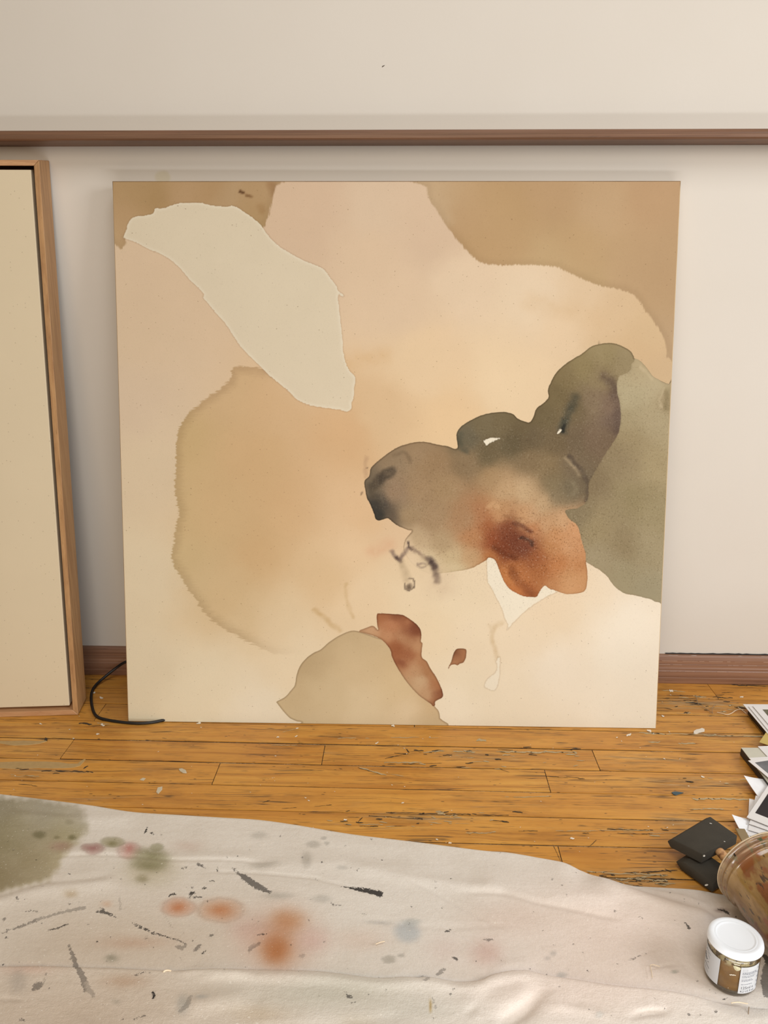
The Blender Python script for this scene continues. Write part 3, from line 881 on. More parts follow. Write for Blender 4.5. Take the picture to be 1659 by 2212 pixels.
stroke(allc, QS, [(890, 1186), (904, 1196), (918, 1206), (930, 1216)], 5, (126, 102, 82), .6, .9)
stroke(allc, QS, [(926, 1208), (936, 1220), (942, 1236), (946, 1254)], 9, (96, 78, 66), .75, .8)
stroke(allc, QS, [(930, 1214), (938, 1224)], 8, (70, 54, 48), .8, .5)
stroke(allc, QS, [(902, 1218), (912, 1214), (920, 1220), (910, 1224), (902, 1218)], 3, (138, 116, 98), .7, .6)
stroke(allc, QS, [(866, 1215), (872, 1232), (878, 1248)], 10, (178, 152, 118), .6, .9)
stroke(allc, QS, [(884, 1266)], 9, (112, 92, 72), .8, .7)
stroke(allc, QS, [(875, 1258), (876, 1268), (884, 1273), (893, 1268), (895, 1256), (890, 1248), (883, 1248)], 2.4, (116, 96, 76), .8, .6)
stroke(allc, QS, [(952, 1258)], 40, (196, 166, 132), .35, .9)
stroke([cW, cL], QS, [(793, 985), (791, 1005), (792, 1030)], 6, (176, 140, 104), .5, .8)
stroke([cW, cL], QS, [(794, 1008)], 3, (96, 74, 54), .8, .4)
stroke([cW, cL], QS, [(783, 1064), (781, 1070)], 3, (104, 80, 58), .7, .4)
stroke([cW, cL], QS, [(805, 1192), (825, 1184), (840, 1176)], 18, (208, 156, 118), .4, .9)
stroke([cW, cL], QS, [(680, 1318), (700, 1334), (722, 1352), (734, 1362)], 7, (184, 146, 96), .5, .8)
stroke([cW, cL], QS, [(748, 1264), (750, 1300), (762, 1336)], 5, (188, 152, 104), .4, .9)
stroke([cW], QS, [(1085, 1343), (1068, 1356), (1064, 1380), (1070, 1405), (1074, 1425)], 7, (200, 170, 128), .6, .8)
stroke([cW], QS, [(1058, 1352), (1064, 1376)], 5, (206, 178, 138), .4, .8)
stroke([cW], QS, [(1295, 737), (1295, 744)], 3, (92, 74, 50), .8, .4)
stroke([cW], QS, [(1150, 655), (1230, 672), (1290, 690)], 28, (208, 176, 132), .35, .9)
stroke([cW, cL], QS, [(740, 790), (800, 772), (830, 768)], 24, (206, 166, 116), .3, .9)
stroke([cT], QS, [(517, 413), (524, 416)], 5, (84, 52, 26), .9, .5)
stroke([cT], QS, [(532, 422), (542, 426)], 5, (112, 76, 42), .8, .7)
stroke([cT], QS, [(585, 400), (592, 415)], 12, (150, 110, 70), .5, .9)
stroke([cT], QS, [(560, 447), (563, 455)], 10, (158, 120, 76), .5, .9)
stroke([cG2], QS, [(1441, 845), (1440, 880)], 9, (140, 122, 86), .6, .8)
stroke([cG2], QS, [(1436, 838), (1426, 862), (1430, 880)], 3, (206, 186, 148), .5, .7)
stroke([cG2], QS, [(1384, 790), (1398, 806), (1410, 820)], 4, (212, 190, 150), .5, .9)
stroke([cR], QS, [(822, 1345), (850, 1350), (880, 1345)], 14, (176, 118, 80), .5, .9)
stroke([cR], QS, [(860, 1430), (872, 1436)], 10, (128, 72, 46), .6, .8)

# mottled pooling of the pigment
cB *= np.array((1.01, .985, .93))
cT *= np.array((.955, .96, .95))
cG2 *= np.array((.95, .95, .94))
cL *= np.array((.985, .98, .97))
for a_, sc_, k_ in ((cG, 60, 9), (cG2, 80, 7), (cB, 90, 5), (cR, 40, 9), (cW, 170, 3), (cL, 120, 3.5), (cT, 120, 3.5)):
    a_ += (vnoise(Q, sc_, int(sc_ + k_), 5) * k_)[:, None] * np.array((1, .97, .9))
# pigment colour = colour seen divided by the lamps' rendered light there; leftover light falloff stays in the colour
Lp = np.array([(450, 480, .855, .82, .73), (640, 600, .89, .86, .77), (720, 850, .926, .887, .81), (1100, 1300, 1.0, .94, .84), (1350, 1500, .90, .84, .76), (320, 1000, .86, .80, .72)])
A_ = np.stack([np.ones(len(Lp)), Lp[:, 0] / 1000, Lp[:, 1] / 1000], 1)
coef = np.linalg.lstsq(A_, Lp[:, 2:], rcond=None)[0]
ill = np.stack([np.ones(len(Q)), Q[:, 0] / 1000, Q[:, 1] / 1000], 1) @ coef
ill = np.clip(ill, .5, 1.1)
KA = 0.86
BARE = s2l((237, 225, 203)) * KA * np.array((.97, .96, .92))


w1_shade = sstep(-8, 8, sdf_poly(Q, W1, 60, 3))[:, None]
cBareShade = np.minimum(BARE[None, :] * np.array((1.03, 1.06, 1.12)) * (1 - w1_shade * np.array((.13, .175, .235))), .92)  # upper-left leaf shape darkened and warmed, imitating the dimmer light there


def pig(c):
    return np.clip(s2l(np.clip(c, 0, 255)) * KA / ill, 0.004, 0.9)


grain = 0.10 + 0.5 * sstep(0, 40, sd['G']) + 0.25 * sstep(0, 30, sdR)
blobg = np.zeros((len(Q), 1))
blob([blobg], Q, 1150, 1190, 130, 90, (1.0,), 0.9)
grain = np.clip(grain + blobg[:, 0], 0, 1.2)
poolk = 1 - sstep(560, 740, Q[:, 0] + 0.25 * np.maximum(Q[:, 1] - 1150, 0)) * 1.0
edgek = np.ones(len(Q))
edgek *= 1 - np.exp(-(((Q[:, 0] - 930) / 75) ** 2 + ((Q[:, 1] - 1215) / 48) ** 2) ** 2)
edgek *= 1 - 0.9 * np.exp(-(((Q[:, 0] - 1140) / 140) ** 2 + ((Q[:, 1] - 1250) / 60) ** 2) ** 2)

# front sheet, with the turned-over edges as a skirt round it
R_ = 0.0016
V3 = P3.copy()
rim = lambda k: np.clip(1 - k * (N - 1) / 1.0, 0, 1)
me = grid_mesh('painted_canvas', V3, N, N)
for nm, arr in (('col_wash', cW), ('col_pool', cL), ('col_tan', cT), ('col_olive', cG), ('col_sage', cG2), ('col_dome', cB), ('col_rust', cR)):
    put_attr(me, nm, pig(arr), 'FLOAT_COLOR')
put_attr(me, 'col_bare_shade', cBareShade, 'FLOAT_COLOR')
put_attr(me, 'pool_a', poolk, 'FLOAT')
put_attr(me, 'edge_a', np.stack([sd['L'], sdT, res], 1), 'FLOAT_VECTOR')
put_attr(me, 'edge_b', np.stack([sd['G'], sd['G2'], sd['B']], 1), 'FLOAT_VECTOR')
put_attr(me, 'edge_c', np.stack([sdR, grain, edgek], 1), 'FLOAT_VECTOR')

t = NT('painted_linen')
X = t.obj()
nb = t.noise(X, 130.0, 3, 0.6)
nf = t.noise(X, 620.0, 3, 0.6)
jit = t.m('ADD', t.m('MULTIPLY', t.m('SUBTRACT', nb, .5), 5.0), t.m('MULTIPLY', t.m('SUBTRACT', nf, .5), 3.0))
ea, eb, ec = t.sep(t.attr('edge_a', 'Vector')), t.sep(t.attr('edge_b', 'Vector')), t.sep(t.attr('edge_c', 'Vector'))
c = t.attr('col_wash')


def lay(c, s, colr, jk, soft, line, lw, ek=None, al=None):
    """One wash over the last: hard edge with a dark pigment line just inside it."""
    s = t.m('ADD', s, t.m('MULTIPLY', jit, jk))
    mk = t.mapr(s, -soft, soft, 0, 1, True)
    ln = t.mapr(s, 0.0, lw, line, 0.0, True)
    if ek is not None:
        ln = t.m('MULTIPLY', ln, ek)
    x = t.mix(ln, colr, t.mix(1.0, colr, (.42, .36, .30), 'MULTIPLY'))
    if al is not None:
        mk = t.m('MULTIPLY', mk, al)
    return t.mix(mk, c, x)


fr = t.noise(t.scale(X, (50.0, 1.0, 300.0)), 1.0, 3, 0.6)
fr2 = t.noise(t.scale(X, (300.0, 1.0, 50.0)), 1.0, 3, 0.6)
sL = t.m('ADD', ea[0], t.m('MULTIPLY', t.m('SUBTRACT', fr, .5), 22.0))
c = lay(c, sL, t.attr('col_pool'), 0.6, 2.0, 0.30, 26.0, None, t.attr('pool_a', 'Fac'))
sT = t.m('ADD', ea[1], t.m('MULTIPLY', t.m('SUBTRACT', fr2, .5), 12.0))
c = lay(c, sT, t.attr('col_tan'), 0.6, 2.5, 0.16, 20.0)
c = lay(c, eb[2], t.attr('col_dome'), 0.25, 0.9, 0.62, 4.5)
c = lay(c, ec[0], t.attr('col_rust'), 0.35, 0.9, 0.6, 5.0)
c = lay(c, eb[0], t.attr('col_olive'), 0.5, 0.9, 0.75, 4.5, ec[2])
c = lay(c, eb[1], t.attr('col_sage'), 0.9, 1.2, 0.12, 5.0, ec[2])
rs = t.m('ADD', ea[2], t.m('MULTIPLY', jit, 0.35))
c = t.mix(t.mapr(rs, 0.0, -3.0, 0.30, 0.0, True), c, t.mix(1.0, c, (.45, .36, .28), 'MULTIPLY'))
c = t.mix(t.mapr(rs, -.8, .8, 0, 1, True), c, t.attr('col_bare_shade'))
# pigment granulation
gr = t.noise(X, 400.0, 4, 0.75)
gk = t.m('MULTIPLY', t.mapr(gr, 0.45, 0.34), t.m('MULTIPLY', ec[1], 0.75))
c = t.mix(gk, c, t.mix(1.0, c, (.34, .28, .24), 'MULTIPLY'))
gl = t.m('MULTIPLY', t.mapr(gr, 0.58, 0.68), t.m('MULTIPLY', ec[1], 0.5))
c = t.mix(gl, c, t.mix(0.5, c, tuple(BARE) + (1,)))
# cotton-seed flecks of raw canvas, sparse
vf = t.voro(t.scale(t.vm('ADD', X, t.scale(t.vm('SUBTRACT', t.noise(X, 300.0, 2, .5, True), (.5, .5, .5)), (.004, .004, .004))), (170.0, 1.0, 210.0)), 1.0)
fk = t.m('MULTIPLY', t.mapr(vf['Distance'], 0.17, 0.09), t.mapr(t.sep(vf['Color'])[0], 0.74, 0.95))
c = t.mix(t.m('MULTIPLY', fk, 0.5), c, rgba((112, 84, 54)))
big = t.noise(X, 14.0, 4, 0.6)
c = t.mix(0.10, c, t.mix(1.0, c, t.ramp(big, [(0.3, (.72, .70, .66)), (0.7, (1, 1, 1))]), 'MULTIPLY'))
t.set(Base_Color=c, Roughness=0.9)
t.b.inputs['Specular IOR Level'].default_value = 0.2
wv = t.noise(t.scale(X, (1500.0, 1.0, 500.0)), 1.0, 2)
wv2 = t.noise(t.scale(X, (500.0, 1.0, 1500.0)), 1.0, 2)
t.bump(t.m('ADD', t.m('ADD', wv, wv2), t.m('MULTIPLY', t.noise(X, 90.0, 3), 0.8)), 0.10, 0.001)
M_painting = t.mat

painting = empty('painting', tuple(O + np.array([S / 2, 0, 0])))
inv = Matrix.Translation(-Vector(painting.location))


def under(o, root):
    """Parent keeping world-space mesh coordinates."""
    o.parent = root
    o.matrix_parent_inverse = Matrix.Translation(-Vector(root.location))
    return o


o = link('painted_canvas', me, M_painting, None, True)
under(o, painting)
o['label'] = 'front of raw canvas stained with tan, olive and rust pools'
# turned-over canvas edge (stained darker along the top)
t = NT('canvas_edge')
X = t.pos()
n_ = t.noise(t.scale(X, (40.0, 40.0, 40.0)), 1.0, 4)
c = t.mix(n_, rgba((176, 146, 106)), rgba((214, 190, 152)))
topm = t.mapr(t.sep(X)[2], .88, .893)
c = t.mix(topm, c, t.ramp(t.noise(t.scale(X, (9.0, 200.0, 200.0)), 1.0, 5, .7), [(0.35, rgba((92, 66, 40))), (0.65, rgba((150, 118, 80)))]))
t.set(Base_Color=c, Roughness=0.9)
M_cedge = t.mat
V, F = [], []
ring = [(0, 0), (1, 0), (1, 1), (0, 1)]
for dep, ins in ((0.0, 0.0), (.0012, -.0012), (.003, -.0018), (TH, -.0018)):
    for u, v in ring:
        su, sv = (1 if u else -1) * -ins, (1 if v else -1) * -ins
        if not v and dep > 0:
            sv = 0
        V.append(O + (u * S + su) * xr + (v * H + sv) * up + back * dep)
for k in range(3):
    for i in range(4):
        j = (i + 1) % 4
        F.append((4 * k + i, 4 * k + j, 4 * k + 4 + j, 4 * k + 4 + i))
under(link('canvas_edge', mesh_of('canvas_edge', V, F), M_cedge), painting)
M_pine = plain('stretcher_pine', (206, 176, 132), 0.7, 0.12, 30)


def pt(u, v, d):
    return O + u * xr + v * up + back * d


bw = .04
for (u0, u1, v0, v1) in ((.002, S - .002, .002, bw), (.002, S - .002, H - bw, H - .002), (.002, bw, bw, H - bw), (S - bw, S - .002, bw, H - bw)):
    d0, d1 = .006, TH - .001
    me = hexa('stretcher_bar', [pt(u0, v0, d0), pt(u1, v0, d0), pt(u1, v0, d1), pt(u0, v0, d1), pt(u0, v1, d0), pt(u1, v1, d0), pt(u1, v1, d1), pt(u0, v1, d1)], .0015, 1)
    under(link('stretcher_bar', me, M_pine), painting)
tag(painting, 'large square unframed canvas stained in tan, olive and rust, leaning against the wall', 'painting')

# ================================================================ FRAMED CANVAS at the left
FO = np.array([-0.096, -0.1655, 0.0008])
fu = np.array([-.1116, -.05, .926]) - FO
FH = float(np.linalg.norm(fu))
fu /= FH
fd = np.array([-.004, .0490, .006])
fd /= np.linalg.norm(fd)
fx = np.cross(fu, fd)
fx /= np.linalg.norm(fx)
fx = fx if fx[0] < 0 else -fx   # towards the left
FD, FWID, FT = .0495, .72, .0088


def fp(u, v, d):
    return FO + fx * u + fu * v + fd * d


t = NT('oak_frame')
X = t.pos()
g = t.noise(t.scale(X, (150.0, 150.0, 7.0)), 1.0, 5, .6)
g2 = t.noise(t.scale(X, (600.0, 600.0, 22.0)), 1.0, 3, .6)
c = t.ramp(g, [(0.3, rgba((150, 108, 68))), (0.55, rgba((172, 130, 86))), (0.8, rgba((188, 146, 100)))])
c = t.mix(t.mapr(g2, .38, .30, 0, .5), c, rgba((118, 80, 46)))
t.set(Base_Color=c, Roughness=.5)
t.bump(g2, .2, .0008)
M_oakv = t.mat
t = NT('oak_frame_flat')
X = t.pos()
g = t.noise(t.scale(X, (7.0, 150.0, 150.0)), 1.0, 5, .6)
g2 = t.noise(t.scale(X, (22.0, 600.0, 600.0)), 1.0, 3, .6)
c = t.ramp(g, [(0.3, rgba((166, 120, 82))), (0.55, rgba((190, 144, 102))), (0.8, rgba((202, 158, 116)))])
c = t.mix(t.mapr(g2, .38, .30, 0, .5), c, rgba((126, 86, 54)))
t.set(Base_Color=c, Roughness=.5)
M_oakh = t.mat
M_fdark = plain('frame_inside', (84, 52, 34), .7, .15)

framed = empty('framed_canvas', tuple(fp(FWID / 2, 0, 0)))
fr_parts = [(0, FT, 0, FH, True), (FWID - FT, FWID, 0, FH, True), (0, FWID, 0, FT, False), (0, FWID, FH - FT, FH, False)]
for (u0, u1, v0, v1, vert) in fr_parts:
    a = FT
    if vert:      # mitred ends
        if u0 == 0:
            quad = [(0, 0), (a, a), (a, FH - a), (0, FH)]
        else:
            quad = [(FWID, 0), (FWID - a, a), (FWID - a, FH - a), (FWID, FH)]
    else:
        quad = [(0, v0), (FWID, v0), (FWID - a, a), (a, a)] if v0 == 0 else [(0, FH), (FWID, FH), (FWID - a, FH - a), (a, FH - a)]
    e = .00018
    cx, cy = np.mean(quad, 0)
    quad = [(x + (e if x < cx else -e) * (not vert), y + (e if y < cy else -e) * vert) for x, y in quad]
    P = [fp(x, y, 0) for x, y in quad] + [fp(x, y, FD) for x, y in quad]
    me = hexa('frame_rail', P, .0006, 1)
    under(link('frame_rail', me, M_oakv if vert else M_oakh), framed)
# inner ledge of the floater frame
P = [fp(FT, FT, .040), fp(FWID - FT, FT, .040), fp(FWID - FT, FH - FT, .040), fp(FT, FH - FT, .040)] + [fp(FT, FT, .046), fp(FWID - FT, FT, .046), fp(FWID - FT, FH - FT, .046), fp(FT, FH - FT, .046)]
under(link('frame_ledge', hexa('frame_ledge', P), M_fdark), framed)
gp = .0062
t = NT('bare_linen')
X = t.pos()
n1 = t.noise(X, 9.0, 4, .6)
vf = t.voro(t.scale(X, (150.0, 150.0, 150.0)), 1.0)
fk = t.m('MULTIPLY', t.mapr(vf['Distance'], .18, .1), t.mapr(t.sep(vf['Color'])[0], .80, .86))
c = t.mix(n1, tuple(BARE * np.array((.87, .82, .75))) + (1,), tuple(BARE * np.array((.92, .87, .80))) + (1,))
c = t.mix(t.m('MULTIPLY', fk, .3), c, rgba((112, 86, 56)))
t.set(Base_Color=c, Roughness=.9)
t.bump(t.noise(X, 700.0, 2), .12, .0006)
M_linen = t.mat
a0, a1, b0, b1 = FT + gp, FWID - FT - gp, FT + gp, FH - FT - gp
P = [fp(a0, b0, .0035), fp(a1, b0, .0035), fp(a1, b1, .0035), fp(a0, b1, .0035), fp(a0, b0, .0398), fp(a1, b0, .0398), fp(a1, b1, .0398), fp(a0, b1, .0398)]
under(link('canvas', hexa('canvas', P, .0014, 2), M_linen), framed)
tag(framed, 'plain beige canvas in a thin oak floater frame, leaning left of the stained canvas', 'picture')

# ================================================================ BLACK CABLE
M_blk = plain('black_rubber', (24, 21, 20), .45, .1)
r = .0026
pts = [(.10, -.016, .05), (.02, -.020, .047), (-.03, -.024, .041)]
for x, y, z in ((272, 1428, None),):
    q = wl(x, y, -.03)
    pts.append(q)
pts += [fl(250, 1443, .022), fl(222, 1466, .009), fl(206, 1480, r + .001), fl(197, 1496, r), fl(197, 1518, r), fl(202, 1540, r), fl(212, 1551, r), fl(240, 1557, r), fl(270, 1561, r), fl(300, 1563, r), fl(330, 1561, r), fl(360, 1554, r), fl(420, 1535, r), fl(600, 1515, r)]
cable = curve_tube('power_cable', pts, r, M_blk)
tag(cable, 'black cable looping on the floor between the frame and the big canvas', 'cable')

# ================================================================ DROP CLOTH
edge_px = [(-260, 1690), (-120, 1702), (0, 1716), (100, 1728), (200, 1741), (290, 1755), (400, 1762), (480, 1767), (560, 1772), (640, 1783), (760, 1803), (900, 1820), (1040, 1838), (1100, 1843), (1180, 1858), (1250, 1880), (1300, 1902), (1340, 1913), (1420, 1918), (1500, 1923), (1560, 1934), (1640, 1946), (1760, 1960), (2100, 1990)]
ew = np.array([fl(*q) for q in catmull(edge_px, 6, closed=False)])
CX0, CX1, CY1 = -0.34, 1.28, -1.06
NXC, NYC = 620, 250
xs = np.linspace(CX0, CX1, NXC)
ye = np.interp(xs, ew[:, 0], ew[:, 1])
tt = np.concatenate([np.linspace(0, .62, 190, endpoint=False), np.linspace(.62, 1, NYC - 190)])
CXg = np.repeat(xs[None, :], NYC, 0)
CYg = ye[None, :] + (CY1 - ye[None, :]) * tt[:, None]
QC = to_px(np.stack([CXg, CYg, np.full_like(CXg, .003)], -1)).reshape(-1, 2)
hz = np.full(len(QC), .0028)


def ridge(pts, amp, wd, kind='bump', far=60.0):
    """A fold in the cloth: bump = rounded fold, crease = narrow valley, step = one side lies higher."""
    global hz
    P = catmull(pts, 5, closed=False)
    reach = max(far, wd) * 3.2
    lo, hi = P.min(0) - reach, P.max(0) + reach
    k = np.where((QC[:, 0] > lo[0]) & (QC[:, 0] < hi[0]) & (QC[:, 1] > lo[1]) & (QC[:, 1] < hi[1]))[0]
    d, s = seg_dist(QC[k], P[:-1], P[1:])
    amp = amp * (1.0 if kind == 'step' else .85 if amp < 0 else .55)
    # fade towards both ends
    e = np.minimum(np.hypot(*(QC[k] - P[0]).T), np.hypot(*(QC[k] - P[-1]).T))
    fade = sstep(0, 60, e)
    if kind == 'step':
        sdv = s * d
        hz[k] += amp * fade * (1 / (1 + np.exp(np.clip(sdv / wd, -30, 30)))) * np.exp(-(np.maximum(-sdv, 0) / far) ** 1.5)
    else:
        hz[k] += amp * fade * np.exp(-(d / wd) ** 2)


A6 = lambda p: zz(0, 1690, 2.9625, p)
A7 = lambda p: zz(540, 1780, 2.9625, p)
A8 = lambda p: zz(1080, 1840, 2.8653, p)
main_fold = [(-120, 2086), (0, 2090), (120, 2091), (240, 2094), (400, 2100), (540, 2098), (680, 2101), (760, 2110), (825, 2117), (900, 2114), (985, 2124), (1035, 2125), (1060, 2114), (1100, 2105), (1140, 2104), (1180, 2113), (1240, 2122), (1330, 2136), (1440, 2147), (1540, 2166), (1660, 2183), (1800, 2200)]
ridge(main_fold[::-1], .0042, 1.5, 'step', 120)
ridge([(x, y - 3) for x, y in main_fold], -.003, 3.0)
ridge([(x, y) for x, y in main_fold[10:]][::-1], .0032, 1.6, 'step', 120)
ridge([(x, y + 16) for x, y in main_fold[4:16]], .0042, 12)
ridge(A7([(840, 985), (900, 960), (1000, 935), (1100, 945)]), .002, 9)
ridge(A7([(1250, 970), (1340, 980), (1440, 985), (1530, 955)]), .002, 10)
ridge([(x, y - 14) for x, y in zz(0, 0, 1, [(1040, 2120), (1100, 2100), (1180, 2104)])], .002, 10)
# long soft folds at upper left
ridge(A6([(-200, 770), (0, 722), (150, 680), (300, 642), (450, 630), (600, 612), (780, 575)]), -.003, 9)
ridge(A6([(-200, 800), (0, 750), (200, 690), (400, 660), (640, 640), (800, 620)]), .006, 18)
ridge(A6([(0, 210), (200, 205), (420, 225), (700, 235), (900, 205)]), .004, 14)
ridge(A6([(0, 160), (300, 190), (600, 210)]), -.002, 8)
ridge(A6([(300, 480), (600, 465), (900, 480), (1100, 498), (1400, 497), (1659, 512), (1760, 520)]), -.0016, 3)
ridge(A6([(300, 460), (700, 440), (1100, 480), (1400, 478), (1700, 490)]), .003, 12)
ridge(A7([(-300, 300), (0, 310), (200, 325), (400, 345), (520, 372), (640, 400), (840, 460)]), -.0016, 3)
ridge(A7([(0, 250), (300, 260), (600, 255), (900, 280), (1200, 310)]), .003, 16)
ridge(A7([(600, 260), (800, 310), (1000, 345), (1300, 385), (1659, 425)]), .005, 14)
ridge(A7([(950, 350), (1050, 378), (1220, 460), (1400, 560), (1540, 630), (1680, 690)]), -.0018, 3)
ridge(A7([(1160, 590), (1300, 680), (1420, 750), (1560, 850), (1680, 930)]), -.0018, 3.5)
ridge(A8([(-300, 250), (0, 258), (120, 285), (250, 320), (400, 350), (550, 385), (680, 415), (800, 440)]), -.002, 5)
ridge(A8([(-200, 170), (0, 200), (300, 240), (550, 300), (800, 340)]), .004, 22)
# the top layer folding back near the bucket
ridge(A8([(520, 120), (620, 165), (740, 215), (860, 262), (1000, 305), (1160, 355), (1300, 395), (1450, 430)])[::-1], .0085, 5, 'step', 60)
ridge(A8([(560, 175), (720, 240), (900, 310), (1100, 365), (1300, 415), (1460, 450)]), .004, 14)
ridge(A8([(820, 215), (980, 255), (1120, 280), (1240, 315), (1380, 340)]), .004, 6)
# shallow hollow beside the jar and the lumps at the bottom edge
ridge(A8([(1090, 380), (1160, 480), (1210, 600), (1240, 720)]), -.003, 18)
ridge(A8([(800, 670), (900, 625), (1000, 600)]), -.0016, 3)
ridge(A8([(860, 770), (940, 722), (1060, 700), (1180, 702)]), -.0016, 3)
ridge(A8([(1070, 770), (1130, 840), (1200, 900)]), -.001, 2.5)
ridge(A8([(-60, 1090), (60, 1050), (160, 990), (240, 930), (330, 915)]), -.006, 16)
ridge(A8([(-120, 980), (0, 940), (140, 900), (260, 890)]), .0035, 22)
ridge(A8([(240, 1020), (330, 960), (480, 950)]), .003, 20)
ridge(A8([(770, 1075), (830, 1040), (920, 1018), (1000, 1015), (1080, 985)]), -.004, 7)
ridge(A8([(820, 1010), (920, 985), (1040, 960)]), .0015, 16)
ridge(A7([(1350, 1280), (1420, 1210), (1500, 1160)]), -.003, 8)
ridge(A6([(1100, 1250), (1300, 1215), (1500, 1240), (1659, 1250)]), .004, 10)
ridge(A6([(1100, 1470), (1250, 1440), (1450, 1400), (1659, 1400)]), .005, 20)
ridge(A6([(0, 1090), (200, 1130), (450, 1150)]), .003, 22)
ridge(A6([(-60, 1395), (100, 1402), (200, 1415)]), -.002, 4)
# fine unevenness
for k in range(26):
    x, y = random.uniform(-100, 1700), random.uniform(1760, 2260)
    L, a = random.uniform(60, 220), random.uniform(-.25, .25)
    ridge([(x, y), (x + L, y + L * a + random.uniform(-12, 12)), (x + 2 * L, y + 2 * L * a)], random.uniform(-.0014, .0022), random.uniform(6, 20))
# flat where the jar and tub stand
for jx, jy, rr in ((.840, -.700, .040),):
    d = np.hypot(CXg.ravel() - jx, CYg.ravel() - jy)
    k = 1 - sstep(rr * .75, rr * 1.5, d)
    hz = hz * (1 - k) + .0024 * k
ax_ = np.array([[.912, -.594], [.912 + .15 * .14, -.594 - .14]])
d = seg_dist(np.stack([CXg.ravel(), CYg.ravel()], 1), ax_[:1], ax_[1:])[0]
k = 1 - sstep(.045, .075, d)
hz = hz * (1 - k) + .0022 * k
hz = np.maximum(hz, .0009).reshape(NYC, NXC)
hz[1] = np.minimum(hz[1], .0022)
hz[0] = .0003
CV = np.stack([CXg, CYg, hz], -1)
me = grid_mesh('drop_cloth', CV[::-1], NXC, NYC)
QC = QC.reshape(NYC, NXC, 2)[::-1].reshape(-1, 2)

cC = np.zeros((len(QC), 3)) + np.array((228, 221, 212.0))
cl = [cC]
QB = warped(QC, 3.0, 22, 31)
blob(cl, QC, 200, 2090, 420, 200, (206, 188, 168), .55)
blob(cl, QC, 120, 2200, 420, 90, (188, 168, 148), .6)
blob(cl, QC, 330, 2030, 260, 60, (196, 178, 158), .4)
blob(cl, QC, 1330, 2010, 260, 130, (238, 218, 206), .75)
blob(cl, QC, 1250, 2150, 300, 80, (234, 214, 202), .6)
blob(cl, QC, 1100, 1985, 90, 40, (222, 200, 186), .5)
blob(cl, QC, 720, 2150, 190, 40, (188, 184, 168), .6)
blob(cl, QC, 560, 2195, 60, 20, (196, 176, 150), .5)
blob(cl, QC, 900, 2190, 120, 30, (200, 196, 184), .5)
# olive pool at the far left
ol = A6([(-400, 60), (0, 75), (200, 90), (420, 115), (540, 165), (560, 230), (575, 300), (540, 350), (490, 400), (440, 440), (400, 510), (380, 570), (300, 640), (150, 680), (0, 722), (-400, 830)])
so = sdf_poly(QC, ol, 60)
wob = (np.sin(QC[:, 0] * .31) + np.sin(QC[:, 1] * .37 + QC[:, 0] * .11)) * 1.5
so = so + 7 * vnoise(QC, 30, 41, 4)
a = (.74 * sstep(-6, 14, so + wob) * (1 + .18 * vnoise(QC, 60, 43, 4)))[:, None]
olc = idw(QC, [(0, 1740, (138, 130, 106)), (100, 1745, (150, 143, 122)), (170, 1765, (176, 168, 152)), (30, 1800, (138, 128, 92)), (150, 1800, (158, 148, 108)), (80, 1860, (146, 132, 98)), (0, 1900, (136, 122, 88)), (130, 1860, (168, 154, 118)), (-100, 1800, (120, 110, 80))])
cC[:] = cC * (1 - a) + olc * a
